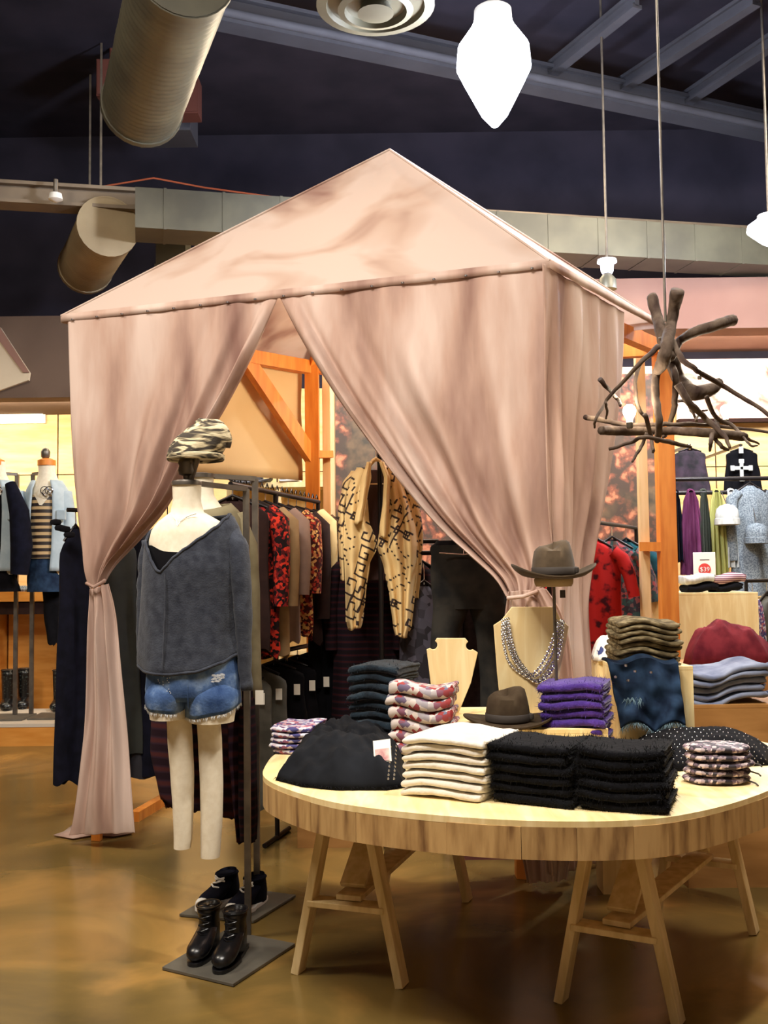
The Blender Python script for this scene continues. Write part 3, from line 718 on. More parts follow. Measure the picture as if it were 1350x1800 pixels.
def trestle(label, f1, f2, bvec):
    """f1,f2: front feet on the floor, bvec: vector from front frame to back frame"""
    o = thing('trestle', label, 'trestle', (f1 + f2) / 2 + bvec / 2, 'trestles under the oval table')
    top = TZ - .022
    wv = (f2 - f1); wd = wv.normalized(); bd = bvec.normalized()
    mids = []
    for k in (0, 1):
        a = f1 + bvec * k; b = f2 + bvec * k; m = (a + b) / 2
        t1 = Vector((m.x, m.y, top)) - wd * .055 - bd * 0; t2 = Vector((m.x, m.y, top)) + wd * .055
        MB().bar(a - Vector((0, 0, 0)), t1, .032, .07, side=wd).build('leg', M_leg, parent=o, smooth=False, bevel=.003)
        MB().bar(b - Vector((0, 0, 0)), t2, .032, .07, side=wd).build('leg', M_leg, parent=o, smooth=False, bevel=.003)
        q = .27 / top; c1 = a.lerp(t1, q); c2 = b.lerp(t2, q)
        MB().bar(c1, c2, .022, .085, side=(0, 0, 1)).build('crossbar', M_leg, parent=o, smooth=False, bevel=.003)
        mids.append((c1 + c2) / 2)
    MB().bar(mids[0] + Vector((0, 0, .024)), mids[1] + Vector((0, 0, .024)), .02, .1, side=(0, 0, 1)).build('stretcher', M_leg, parent=o, smooth=False, bevel=.003)
    cm = (mids[0] + mids[1]) / 2; cm.z = top - .08
    for mm in mids:
        MB().bar(mm + (cm - mm).normalized() * .06 + Vector((0, 0, .02)), cm, .02, .1, side=bd).build('brace', M_leg, parent=o, smooth=False, bevel=.003)
    m0 = (f1 + f2) / 2; m0.z = top - .035; 
    MB().bar(m0 - bd * .04, m0 + bvec + bd * .04, .07, .045, side=(0, 0, 1)).build('top_beam', M_leg, parent=o, smooth=False)
    return o
f1 = G(524, 1708); f2 = G(707, 1733); bb = G(822, 1583) - f2
trestle('pale wooden A-frame trestle under the left end of the oval table', f1, f2, bb)
f1 = G(986, 1758); f2 = G(1193, 1800); bb = G(1326, 1640) - f2
trestle('pale wooden A-frame trestle under the right end of the oval table', f1, f2, bb)

# ------------------------------------------------------------------ things on the table
g = lambda x, y: G(x, y, TZ)
Z0 = TZ + .001
pile('folded_sweater', 'cream fleece folded sweater', 'the cream stack at the table front', 'sweater', g(706, 1399), g(849, 1413), .34, Z0, .0305, 7, M_cream, 1, 'cream folded sweaters', wave=.007)
pile('folded_sweater', 'fuzzy black folded sweater', 'the black stack beside the cream stack', 'sweater', g(864, 1410), g(1001, 1423), .28, Z0, .034, 6, M_blackfuzz, 2, 'fuzzy black sweaters beside the cream ones', fuzz=900, wave=.004)
pile('folded_sweater', 'shaggy black folded sweater', 'the black stack at the right front edge', 'sweater', g(1014, 1424), g(1170, 1435), .27, Z0, .034, 6, M_blackfuzz, 3, 'shaggy black sweaters at the front edge', fuzz=1300, wave=.004)
pile('folded_sweater', 'fuzzy purple folded sweater', 'the purple stack', 'sweater', G(950, 1342, TZ), G(1062, 1347, TZ), .3, Z0, .0365, 9, M_purple, 4, 'purple folded sweaters', fuzz=350, wave=.006)
pile('folded_sweater', 'dark teal folded sweater', 'the teal stack at the table back left', 'sweater', g(612, 1318), g(698, 1322), .34, Z0, .042, 9, M_teal, 5, 'dark teal folded sweaters', fuzz=200, wave=.006)
pile('folded_shirt', 'multicolour plaid folded shirt', 'the plaid stack before the small bust', 'shirt', g(682, 1336), g(796, 1338), .22, Z0, .052, 6, M_plaid, 6, 'plaid folded shirts', wave=.01)
pile('folded_tee', 'blue floral folded top', 'the small stack at the table left end', 'top', g(474, 1326), g(546, 1328), .28, Z0, .024, 5, M_plaid2, 7, 'blue floral tops at the left end', wave=.004)
# right stack of dark floral pouches
pc = g(1262, 1374)
for i in range(5):
    a = random.Random(60 + i)
    c = pc + Vector((a.uniform(-.01, .01), a.uniform(-.01, .01), 0))
    R = []
    for k, (rr, zz) in enumerate(((.02, 0), (.09, .0), (.112, .006), (.118, .013), (.112, .02), (.09, .026), (.02, .027))):
        R.append([c + Vector((math.cos(t) * rr * (1 + .06 * nz(math.cos(t) * 2, math.sin(t) * 2, i + k * .2)), math.sin(t) * rr * .8, Z0 - TZ + i * .0265 + zz + .005 * nz(t * 1.2, i, 3) )) for t in [2 * math.pi * q / 36 for q in range(36)]])
    o = MB().rings(R).build('floral_scarf_roll', M_floral, auto=False, label=f'dark floral rolled scarf, {"topmost" if i == 4 else ORD[i]} in the round pile', cat='scarf', group='rolled floral scarves')
    tt = .3 * i - .6
    MB().tube([c + Vector((math.cos(tt) * .11, math.sin(tt) * .09, Z0 - TZ + i * .0265 + .012)), c + Vector((math.cos(tt) * .135, math.sin(tt) * .11 - .01, Z0 - TZ + i * .0265 + .006)), c + Vector((math.cos(tt) * .13 + .004, math.sin(tt) * .12 - .03, Z0 - TZ + i * .0265 + .003))], .003, 6).build('tie_string', M_ink, parent=o)
# black top spread at the left
ol2 = [G(x, y, TZ) for x, y in ((484, 1372), (530, 1384), (590, 1390), (680, 1390), (712, 1385), (712, 1345), (700, 1318), (640, 1308), (580, 1308), (540, 1322), (512, 1342))]
ol2 = [Vector((p.x, p.y, 0)) for p in ol2]
o = mound('fringed_blouse', 'black fringed top spread over the table left end, with white tag', 'top', ol2, Z0, lambda u, p: .12 * (1 - u ** 2.2) ** .8 * (1 + .35 * nz(p.x * 5, p.y * 5, 9)), mat('washed_black_cloth', (12, 13, 17), (24, 26, 31), scale=9, rough=.95), 3, wr=.034, nr=20, na=110)
h1 = mound.hit
edge = []
for t in range(200):
    f = t / 200 * 7; a = int(f); edge.append(ol2[a].lerp(ol2[(a + 1) % 11], f - a) + Vector((0, 0, Z0 + .012)))
fringe(edge, M_black, o, name='fringe', ln=.012, n=500, spread=.016, wid=.002)
tg = h1(672, 1322, .03)
ty = Vector((0, -.45, .9)).normalized()
MB().box(tg + Vector((0, -.012, .006)), (.062, .082, .002), ax=(1, .05, .1), ay=(-.05, .5, .85)).build('price_tag', M_paper, parent=o, smooth=False)
MB().box(tg + Vector((0, -.022, -.006)), (.05, .045, .002), ax=(1, .05, .1), ay=(-.05, .5, .85)).build('tag_print', mat('tag_photo', (170, 110, 110), (226, 190, 180), scale=30, rough=.6), parent=o, smooth=False)
stud = MB()
for i in range(9):
    for k in range(2):
        p = h1(686 + k * 10 - i * .5, 1312 + i * 7.0)
        if p: stud.lathe(p, [(.0045, -.004), (.0045, 0), (.001, .005)], 6)
stud.build('metal_studs', M_chrome, parent=o, kind='stuff')
# polka dot black top
ol3 = [Vector((*G(x, y, TZ).xy, 0)) for x, y in ((1085, 1352), (1130, 1360), (1200, 1356), (1270, 1350), (1352, 1346), (1358, 1322), (1330, 1308), (1270, 1300), (1180, 1302), (1110, 1312))]
o = mound('studded_blouse', 'black top dotted with tiny metal studs, behind the round scarf pile', 'top', ol3, Z0, lambda u, p: .085 * (1 - u ** 2) ** .7, M_black, 8, wr=.014, na=90)
h2 = mound.hit
rr = random.Random(3); q = MB()
for iy in range(10):
    for ix in range(26):
        p = h2(1096 + ix * 10 + (iy % 2) * 5 + rr.uniform(-2, 2), 1282 + iy * 6.5 + rr.uniform(-1.5, 1.5))
        if p: q.lathe(p, [(.0026, -.002), (.0026, .001), (.001, .0028)], 5)
q.build('studs', M_chrome, parent=o, kind='stuff')
# risers
rz = TZ + .14
a, b = PD(800, 1262, 4.4), PD(905, 1262, 4.4)
def boxthing(name, label, cat, x0, x1, y0, y1, z0, z1, m, top=None, t=.018):
    o = thing(name, label, cat, ((x0 + x1) / 2, (y0 + y1) / 2, z0)); cx, cy = (x0 + x1) / 2, (y0 + y1) / 2; h = z1 - z0 - t
    MB().box((cx, cy, z1 - t / 2), (x1 - x0, y1 - y0, t)).build('top_board', top or m, parent=o, smooth=False, bevel=.002)
    MB().box((cx, y0 + t / 2, z0 + h / 2), (x1 - x0 - .002, t, h)).build('front_board', m, parent=o, smooth=False)
    MB().box((cx, y1 - t / 2, z0 + h / 2), (x1 - x0 - .002, t, h)).build('back_board', m, parent=o, smooth=False)
    for s, x in ((-1, x0 + t / 2), (1, x1 - t / 2)): MB().box((x, cy, z0 + h / 2), (t, y1 - y0 - 2 * t - .002, h)).build('side_board', m, parent=o, smooth=False)
    return o
boxthing('table_riser', 'low plywood riser under the brown hat and wooden busts', 'riser', .22, .85, 4.08, 4.78, TZ + .001, rz, M_plyv)
boxthing('table_riser', 'tall plywood riser behind the purple stack holding marled knits', 'riser', .99, 1.31, 4.52, 4.84, TZ + .001, 1.095, M_plyv)
# wooden necklace busts
def bust(label, pix, D, zb, m, t=.016, lean=.0):
    pts = [PD(x, y, D) for x, y in pix]; o = thing('necklace_bust', label, 'bust', PD((pix[0][0] + pix[-1][0]) / 2, pix[0][1], D))
    MB().prism(pts, (0, t, 0)).build('bust_board', m, parent=o, smooth=False, bevel=.002)
    lo = min(pts, key=lambda p: p.z).z; cx = sum(p.x for p in pts) / len(pts)
    MB().prism([Vector((cx - .008, D + t, zb)), Vector((cx - .008, D + t + .12, zb)), Vector((cx - .008, D + t, zb + .28))], (.016, 0, 0)).build('easel_leg', m, parent=o, smooth=False)
    return o
def arc(cx, cy, r, a0, a1, n=7): return [(cx + r * math.cos(math.radians(a0 + (a1 - a0) * i / n)), cy + r * math.sin(math.radians(a0 + (a1 - a0) * i / n))) for i in range(n + 1)]
D1 = 4.5; yb1 = 1005 + (1.5 - rz) * F / D1 + 2
pix = [(764, yb1), (757, 1200), (750, 1142)] + [(756, 1139)] + arc(761, 1134, 8, 100, -60, 7) + [(768, 1122), (818, 1122)] + arc(827, 1135, 8, 240, 60, 7) + [(832, 1142), (840, 1147), (828, 1200), (806, yb1)]
bust('small pale plywood necklace bust with notched shoulders, no necklace', pix, D1, rz, M_plyv)
D2 = 4.42; yb2 = 1005 + (1.5 - rz) * F / D2 + 2
pix = [(882, yb2), (874, 1180), (868, 1099), (882, 1090), (900, 1067), (975, 1067), (984, 1086), (1000, 1101), (985, 1180), (966, yb2)]
b2 = bust('large pale plywood necklace bust draped with silver chains', pix, D2, rz, M_plyv)
nk = thing('chain_necklace', 'silver multi-strand chain necklace hanging on the large wooden bust', 'necklace', PD(935, 1195, D2 - .02))
def chain(pix, D, r=.0062, step=.0088):
    P = [Vector(PD(x, y, D)) for x, y in pix]
    # resample a Catmull-Rom curve
    K = []
    for i in range(len(P) - 1):
        p0, p1, p2, p3 = P[max(0, i - 1)], P[i], P[i + 1], P[min(len(P) - 1, i + 2)]
        for q in range(40):
            u = q / 40; K.append(.5 * ((2 * p1) + (p2 - p0) * u + (2 * p0 - 5 * p1 + 4 * p2 - p3) * u * u + (3 * p1 - p0 - 3 * p2 + p3) * u ** 3))
    mb = MB(); acc = 0; last = K[0]; n = 0
    for a, b in zip(K, K[1:]):
        acc += (b - a).length
        if acc >= step:
            acc = 0; d = (b - a).normalized(); s = Vector((0, -1, 0)); w = d.cross(s)
            if n % 2: s, w = (s * .6 + w * .8).normalized(), (w * .6 - s * .8).normalized()
            R = []
            for t in range(8):
                A = 2 * math.pi * t / 8; c = b + (d * math.cos(A) * 1.15 + w * math.sin(A) * .8) * r; rd = (d * math.cos(A) + w * math.sin(A))
                R.append([c + (rd * math.cos(B) + s * math.sin(B)) * r * .34 for B in (0, 1.57, 3.14, 4.71)])
            mb.rings(R, loop=True); n += 1
    return mb
for k, pixs in enumerate((((884, 1088), (884, 1120), (893, 1160), (915, 1183), (943, 1196), (962, 1180), (978, 1150), (985, 1110), (987, 1090)),
                          ((890, 1086), (894, 1115), (902, 1150), (920, 1178), (940, 1189), (958, 1172), (972, 1145), (980, 1110), (983, 1092)),
                          ((887, 1087), (889, 1118), (904, 1160), (925, 1186), (945, 1199), (966, 1184), (983, 1148), (989, 1112), (990, 1092)),
                          ((893, 1085), (898, 1118), (908, 1152), (924, 1176), (936, 1185), (952, 1168), (966, 1140), (976, 1110), (979, 1090)))):
    chain(pixs, D2 - .008 - .003 * k).build('chain_strand', M_chrome, parent=nk)
# hats
def hat(name, label, c, r, m, tilt=0, curl=.03, brim=1.95, ch=.125, group=None, form=False, dent=.03):
    c = Vector(c); o = thing(name, label, 'hat', c, group); N = 44
    def P(a, rx, ry, z): 
        v = Vector((math.cos(a) * rx, math.sin(a) * ry, z)); v.rotate(Matrix.Rotation(tilt, 3, 'Y')); return c + v
    A = [2 * math.pi * k / N for k in range(N)]
    R = []
    for t, kk in ((0, 1.0), (.2, .99), (.45, .95), (.7, .88), (.88, .78), (.97, .62), (1.0, .42), (1.0, .2), (1.0, .04)):
        row = []
        for a in A:
            rx = r * kk * (1 - .1 * max(0, t - .4) * (math.sin(a) < 0)); ry = r * 1.12 * kk
            z = ch * t
            if t > .85: z -= dent * math.exp(-(rx * math.cos(a) / (.42 * r)) ** 2) * (.6 + .4 * -math.sin(a)); z += .012 * math.cos(a)
            row.append(P(a, rx, ry, z))
        R.append(row)
    MB().rings(R, cap=True).build('crown', m, parent=o)
    R = []
    for f, dz in ((.98, .0), (1.0, -.004), (1.2, -.006), (1.5, -.004), (1.8, .004), (brim, .012), (brim + .01, .008), (brim - .02, .004), (1.8, -.003), (1.5, -.01), (1.2, -.012), (.98, -.008)):
        R.append([P(a, r * f, r * f * 1.06, dz + curl * (abs(math.cos(a)) ** 2.5) * ((f - .98) / (brim - .98)) ** 2 - .016 * (abs(math.sin(a)) ** 2) * (f - .98) / (brim - .98)) for a in A])
    MB().rings(R, cap=False).build('brim', m, parent=o)
    R = [[P(a, r * k, r * 1.12 * k, z) for a in A] for k, z in ((1.0, .0), (1.018, .003), (1.012, .028), (.99, .03))]
    MB().rings(R, cap=False).build('hat_band', M_hatband, parent=o)
    bw = P(-.35, r * 1.03, r * 1.15, .018)
    MB().lathe(bw, [(.002, -.014), (.012, -.01), (.014, 0), (.012, .01), (.002, .014)], 10).build('band_bow', M_hatband, parent=o)
    return o
hc = PD(973, 1010, 4.3)
hat('fedora_hat', 'brown felt fedora perched on the tall metal stand', hc, .088, M_hat, curl=.034, brim=1.95, ch=.135, group=None, dent=.032)
hs = thing('hat_stand', 'slim grey metal hat stand holding the fedora above the table', 'stand', (hc.x, hc.y, TZ))
MB().tube([Vector((hc.x + .004, hc.y, TZ + .01)), Vector((hc.x, hc.y, hc.z - .02))], .0065, 10).build('pole', M_steel, parent=hs)
MB().lathe((hc.x, hc.y, TZ + .001), [(.001, 0), (.07, 0), (.07, .008), (.01, .012), (.001, .012)], 24).build('base', M_steel, parent=hs)
MB().lathe((hc.x, hc.y, hc.z - .05), [(.03, 0), (.072, .002), (.078, .014), (.08, .03), (.07, .045), (.02, .047)], 28).build('head_ring', M_felt, parent=hs)
tgp = PD(989, 1044, 4.27)
MB().box(tgp, (.022, .003, .032)).build('small_tag', M_hatband, parent=hs, smooth=False)
hc2 = PD(893, 1276, 4.2); hc2.z = rz + .02
hat('fedora_hat', 'dark brown felt fedora lying on the table before the large wooden bust', hc2, .088, mat('dark_brown_felt', (54, 42, 30), (66, 54, 40), scale=20, rough=.95), curl=.012, brim=2.0, ch=.125, dent=.026)
# marled knits on tall riser
pile('folded_knit', 'brown marled folded knit', 'the marled stack on the tall riser', 'knitwear', Vector((1.0, 4.54, 0)), Vector((1.27, 4.54, 0)), .26, 1.096, .026, 8, M_camo, 9, 'brown marled knits', wave=.012, jit=.012)
# denim shorts draped over the tall riser
o = thing('denim_shorts', 'dark blue frayed denim shorts draped over the riser front', 'shorts', PD(1130, 1285, 4.45))
R = []
for i in range(26):
    v = i / 25; row = []
    for j in range(51):
        u = j / 50; xl = lerp(1068, 1092, v) ; xr = lerp(1192, 1204, v)
        y = lerp(1163 + 6 * math.sin(u * 9), 1288 - 20 * abs(math.sin(u * 5.2 + .4)), v)
        p = PD(lerp(xl, xr, u), y, 4.48 - .05 * v + .022 * math.sin(u * 11 + v * 2) * v + .03 * nz(u * 5, v * 4, 2))
        row.append(p)
    R.append(row)
top = [p + Vector((0, .12, .004)) for p in R[0]]; mid = [p + Vector((0, .05, .01)) for p in R[0]]
MB().rings([top, mid] + R, cap=False, closed=False).build('denim_panel', M_ddenim, parent=o, solid=.012)
hem = R[-1]; fringe(hem, mat('pale_thread', (112, 136, 146), rough=.9), o, n=420, ln=.03, spread=.02, wid=.0016)
fringe([R[14 + (j % 3)][j] + Vector((0, -.01, 0)) for j in range(6, 20)], mat('pale_thread', (112, 136, 146)), o, name='frayed_tear', n=140, ln=.03, spread=.02, wid=.0016)
q = MB()
for x, y in ((1100, 1170), (1116, 1180), (1104, 1196), (1144, 1182), (1082, 1190)): q.lathe(PD(x, y, 4.40), [(.002, -.006), (.007, -.004), (.007, .004), (.002, .006)], 8)
q.build('rivets', M_chrome, parent=o, kind='stuff')
# brown box at right with jeans
bx0 = G(1203, 1230, .88).x
boxthing('plywood_plinth', 'brown plywood plinth behind the table right end holding jeans', 'plinth', 1.42, 2.15, 5.08, 5.5, 0, .86, M_brownbox)
boxthing('plywood_plinth', 'brown plywood plinth further back holding the maroon knit', 'plinth', 1.50, 2.2, 5.52, 6.0, 0, 1.0, M_brownbox)
pile('folded_jeans', 'pair of blue-grey folded jeans', 'the jeans stack on the brown plinth', 'jeans', Vector((1.37, 5.09, 0)), Vector((1.84, 5.09, 0)), .34, .861, .036, 5, M_jean, 11, 'blue-grey folded jeans', wave=.02, jit=.02)
olm = [Vector((*PD(x, 1150, Y).xy, 0)) for x, Y in ((1200, 5.75), (1215, 5.6), (1280, 5.58), (1352, 5.58), (1372, 5.75), (1340, 5.9), (1270, 5.95), (1215, 5.9))]
o = mound('maroon_sweater', 'crumpled maroon sweater heaped on the rear plinth', 'sweater', olm, 1.001, lambda u, p: (.21 - .16 * max(0, p.x - 1.72)) * (1 - u ** 2.4) ** .7, M_maroon, 12, wr=.025)
# pedestal with white printed scarf
boxthing('pedestal', 'narrow pale pedestal beside the tent right corner', 'pedestal', 1.0, 1.14, 5.0, 5.16, 0, 1.08, M_plyv)
ols = [Vector((1.0 + a * .16, 4.99 + b * .18, 0)) for a, b in ((-.1, .3), (0, -.05), (.5, -.1), (1.05, 0), (1.05, .9), (.5, 1.05), (0, 1))]
mound('printed_scarf', 'white scarf with blue dots crumpled beside the tent corner', 'scarf', ols, 1.081, lambda u, p: .08 * (1 - u ** 2), mat('white_blue_print', (236, 232, 224), (44, 56, 110), scale=22, lo=.6, hi=.64, rough=.8), 5, wr=.03)

# ------------------------------------------------------------------ mannequins in front of the tent
def baseplate(mb_pts, parent, h=.012): return MB().prism([Vector((p.x, p.y, parent.location.z + .002)) for p in mb_pts], (0, 0, h)).build('base_plate', M_plate, parent=parent, smooth=False, bevel=.002)
DM = 4.12
mq = thing('dress_form', 'nearest linen dress form in grey top and denim shorts, hung from a steel pole', 'mannequin', G(405, 1688))
P4 = [G(285, 1706), G(410, 1736), G(519, 1664), G(396, 1640)]
baseplate(P4, mq)
body = [(852, 303, 354, .052), (880, 304, 353, .052), (900, 300, 358, .056), (910, 288, 374, .07), (920, 274, 392, .085), (934, 266, 402, .095), (952, 262, 408, .1), (985, 266, 406, .112), (1020, 272, 402, .115), (1070, 284, 392, .095), (1110, 280, 398, .1), (1160, 266, 412, .115), (1205, 262, 416, .118), (1222, 262, 416, .115)]
b = shell(body, DM, nth=40, nv=46, cap=True).build('torso', M_canvasform, parent=mq)
for rows in ([(1214, 262, 338, .1), (1240, 263, 333, .1), (1262, 265, 327, .098)], [(1214, 330, 416, .1), (1245, 331, 414, .1), (1268, 334, 411, .098)]):
    shell(rows, DM - .01, nth=28, nv=6, cap=True).build('thigh', M_canvasform, parent=mq)
for rows in ([(1240, 293, 334, .055), (1300, 295, 338, .055), (1360, 300, 341, .05), (1420, 304, 340, .046), (1470, 306, 338, .042), (1490, 306, 335, .04)], [(1245, 345, 386, .055), (1310, 349, 390, .055), (1380, 352, 392, .05), (1440, 353, 391, .046), (1485, 353, 388, .042), (1506, 353, 386, .04)]):
    shell(rows, DM + .02, nth=24, nv=14, cap=True).build('leg', M_canvasform, parent=mq)
c = PD(328, 850, DM)
MB().lathe(c, [(.001, -.008), (.058, -.008), (.059, .004), (.056, .01), (.03, .016), (.001, .016)], 28).build('neck_plate', M_steel, parent=mq)
MB().lathe(c, [(.012, .014), (.014, .03), (.03, .036), (.034, .05), (.03, .07), (.034, .08), (.026, .1), (.008, .108)], 20).build('finial', M_steel, parent=mq)
# gallows pole
py = DM + .17
foot = G(438, 1642); foot = PD(437, 1600, foot.y); 
pf = G(436, 1648); pole_y = pf.y
top = PD(404, 832, pole_y)
pt = PD(406, 860, pole_y)
MB().bar(Vector((pf.x, pf.y, .012)), Vector((pf.x, pf.y, pt.z + .0)), .026, .026, side=(1, 0, 0)).build('pole', M_steel, parent=mq, smooth=False)
MB().bar(Vector((pf.x, pf.y, pt.z)), Vector((c.x, c.y, pt.z)), .02, .02).build('arm', M_steel, parent=mq, smooth=False)
MB().tube([Vector((c.x, c.y, pt.z)), c], .012, 10).build('arm_pin', M_steel, parent=mq)
# necklace
MB().tube([PD(x, y, DM - .075 - .02 * ((y - 905) / 25)) for x, y in ((303, 905), (309, 912), (312, 924), (318, 916), (330, 908), (345, 903))], .0012, 5).build('thin_necklace', M_chrome, parent=mq)
# black undershirt, sweater, shorts as clothing parts of the dressed form
bt = shell(body, DM, ytop=[(-180, 960), (-150, 958), (-120, 970), (-90, 972), (-60, 960), (-20, 948), (0, 946), (90, 940), (180, 960)], ybot=[(-180, 1100), (180, 1100)], off=.004, nth=44, nv=16)
ut = bt.build('undershirt', M_black, parent=mq)
sw = [(900, 272, 400, .07), (912, 264, 412, .1), (930, 258, 420, .12), (950, 256, 424, .125), (1000, 252, 424, .14), (1060, 250, 420, .135), (1110, 248, 420, .135), (1150, 246, 424, .14), (1172, 247, 426, .145), (1190, 249, 426, .14)]
nk_ = [(-180, 950), (-165, 952), (-150, 966), (-136, 988), (-126, 1003), (-121, 1006), (-114, 996), (-104, 980), (-92, 966), (-75, 948), (-55, 930), (-35, 914), (-15, 906), (0, 905), (60, 908), (120, 912), (160, 930), (180, 950)]
hb = [(-180, 1168), (-150, 1176), (-110, 1180), (-80, 1176), (-50, 1162), (-20, 1150), (0, 1160), (40, 1200), (90, 1210), (140, 1190), (180, 1168)]
m_ = shell(sw, DM + .005, ytop=nk_, ybot=hb, nth=96, nv=44, amp=.035, folds=6, seed=2)
so = m_.build('grey_sweater', M_knit, parent=mq, auto=False, solid=.006, label='charcoal grey open-neck sweater')
MB().tube([p + Vector((0, -.002 if p.y < DM else .0, 0)) for p in m_.first] + [m_.first[0]], .006, 8, cap=False).build('neckband', M_knit, parent=so)
MB().tube([p for p in m_.last] + [m_.last[0]], .007, 8, cap=False).build('hem_band', M_knit, parent=so)
for (pts, rad) in (([(404, 922, 0), (418, 960, -.03), (424, 1020, -.04), (428, 1090, -.03), (430, 1160, -.02), (434, 1214, -.02)], [.03, .052, .05, .042, .034, .028]),
                   ([(262, 950, .04), (257, 1000, .05), (254, 1060, .06), (252, 1120, .06), (252, 1172, .06)], [.03, .035, .032, .028, .026])):
    P = [PD(x, y, DM + d) for x, y, d in pts]; q = []; rr_ = []
    for i in range(25):
        t = i / 24 * (len(P) - 1); k = min(int(t), len(P) - 2); u = t - k; q.append(P[k].lerp(P[k + 1], u) + Vector((.006 * nz(t * 2.2, 1), .006 * nz(t * 2, 5), 0))); rr_.append(lerp(rad[k], rad[k + 1], u) * (1 + .12 * nz(t * 3, 8)))
    MB().tube(q, rr_, 18, flat=.75).build('sleeve', M_knit, parent=so, auto=False)
# sweater front seam ridges
MB().tube([PD(x, y, DM - .142) for x, y in ((290, 1008), (291, 1050), (289, 1110), (286, 1168))], .0035, 6).build('placket_seam', M_knit, parent=so)
sh = [(1140, 264, 416, .125), (1180, 259, 420, .128), (1212, 257, 421, .124), (1228, 260, 419, .112)]
m_ = shell(sh, DM, nth=64, nv=10, amp=.006, folds=5)
h3 = hitter(m_); sho = m_.build('denim_shorts', M_denim, parent=mq, auto=False, solid=.004, label='faded blue cut-off denim shorts')
for rows, yb in (([(1196, 264, 336, .1), (1222, 257, 339, .121), (1234, 257, 337, .118), (1243, 259, 332, .112), (1252, 260, 330, .11)], [(-180, 1236), (-120, 1246), (-60, 1250), (0, 1240), (180, 1236)]), ([(1196, 326, 415, .1), (1222, 322, 422, .121), (1236, 324, 422, .118), (1252, 327, 419, .112), (1262, 328, 418, .11)], [(-180, 1258), (-120, 1258), (-60, 1250), (0, 1236), (90, 1236), (180, 1258)])):
    m_ = shell(rows, DM - .005, ybot=yb, nth=48, nv=8, amp=.02, folds=5)
    m_.build('leg_opening', M_denim, parent=sho, auto=False, solid=.004)
    fringe(m_.last, M_fray, sho, ln=.016, n=420, spread=.006, wid=.0014)
MB().tube([PD(330, y, DM - .127) for y in (1172, 1200, 1222)] + [PD(331, 1246, DM - .1)], .0025, 6).build('fly_seam', M_denim, parent=sho)
q = MB(); rr = random.Random(4)
for k in range(90):
    x = rr.uniform(370, 390); y = 1186 + (x - 370) * -.1 + rr.uniform(0, 14) * (1 if x < 384 else .6)
    p = h3(x, y, .003); q.add([p, p + Vector((.014, -.003, rr.uniform(-.002, .002))), p + Vector((.007, -.002, .0035))], [(0, 1, 2)])
q.build('frayed_rip', M_fray, parent=sho, smooth=False, kind='stuff')
q = MB()
for k in range(26): q.lathe(h3(rr.uniform(268, 300), rr.uniform(1186, 1222), .003), [(.0005, -.002), (.0022, 0), (.0005, .002)], 5)
q.build('spatter_studs', M_fray, parent=sho, kind='stuff')
# beanie on the finial
bc = PD(346, 800, DM)
o = thing('slouchy_beanie', 'slouchy camouflage-striped knit beanie topping the nearest dress form', 'beanie', bc)
rows = [(742, 352, 378, .03), (746, 340, 390, .05), (756, 326, 398, .075), (772, 308, 402, .09), (786, 299, 398, .098), (796, 296, 392, .1), (806, 296, 388, .098)]
def warp(mb, amp, s1, s2):
    for i, v in enumerate(mb.v):
        n3 = noise.noise_vector(v * s1); n4 = noise.noise_vector(v * s2)
        v += n3 * amp + n4 * amp * .4
    return mb
shell(rows, DM, nth=56, nv=26, amp=.03, folds=9, seed=3, cap=True).build('cap', M_beanie, parent=o, auto=False)
warp(shell([(738, 350, 384, .02), (744, 342, 394, .045), (758, 344, 402, .06), (772, 350, 404, .05), (784, 366, 402, .03)], DM + .01, nth=40, nv=16, cap=True, amp=.05, folds=7), .012, 14, 40).build('slouch_fold', M_beanie, parent=o, auto=False)
MB().rings([[PD(344, 804, DM) + Vector((math.cos(a) * (.106 + w), math.sin(a) * (.106 + w), z)) for a in [2 * math.pi * k / 48 for k in range(48)]] for w, z in ((0, .012), (.006, .008), (.007, -.008), (.002, -.014), (-.004, -.01), (-.004, .01))], cap=False, loop=True).build('rib_band', M_beanie, parent=o)
MB().lathe(PD(346, 805, DM), [(.001, 0), (.075, 0), (.085, .02), (.07, .06), (.001, .07)], 24).build('head_cap', M_steel, parent=mq)
MB().tube([PD(346, 806, DM), c + Vector((.012, 0, .01))], .014, 10).build('cap_stem', M_steel, parent=mq)
# second dress form just behind
D2m = 4.72
mq2 = thing('dress_form', 'second dress form behind the first, in olive jacket and sheer plaid skirt', 'mannequin', G(420, 1595))
baseplate([G(315, 1612), G(446, 1624), G(520, 1578), G(400, 1562)], mq2)
bd2 = [(838, 330, 376, .055), (866, 333, 374, .055), (885, 328, 384, .065), (900, 314, 404, .09), (930, 300, 418, .11), (1000, 304, 414, .12), (1080, 314, 402, .1), (1180, 300, 416, .12), (1240, 300, 416, .12)]
shell(bd2, D2m, nth=32, nv=24, cap=True).build('torso', M_canvasform, parent=mq2)
MB().lathe(PD(353, 838, D2m), [(.001, -.006), (.064, -.006), (.064, .012), (.03, .018), (.001, .018)], 24).build('neck_plate', M_steel, parent=mq2)
pf2 = G(452, 1590); pt2 = PD(420, 842, pf2.y)
MB().bar(Vector((pf2.x, pf2.y, .012)), Vector((pf2.x, pf2.y, pt2.z)), .028, .028, side=(1, 0, 0)).build('pole', M_steel, parent=mq2, smooth=False)
cc2 = PD(353, 838, D2m)
MB().bar(Vector((pf2.x, pf2.y, pt2.z)), Vector((cc2.x, cc2.y, pt2.z)), .022, .022).build('arm', M_steel, parent=mq2, smooth=False)
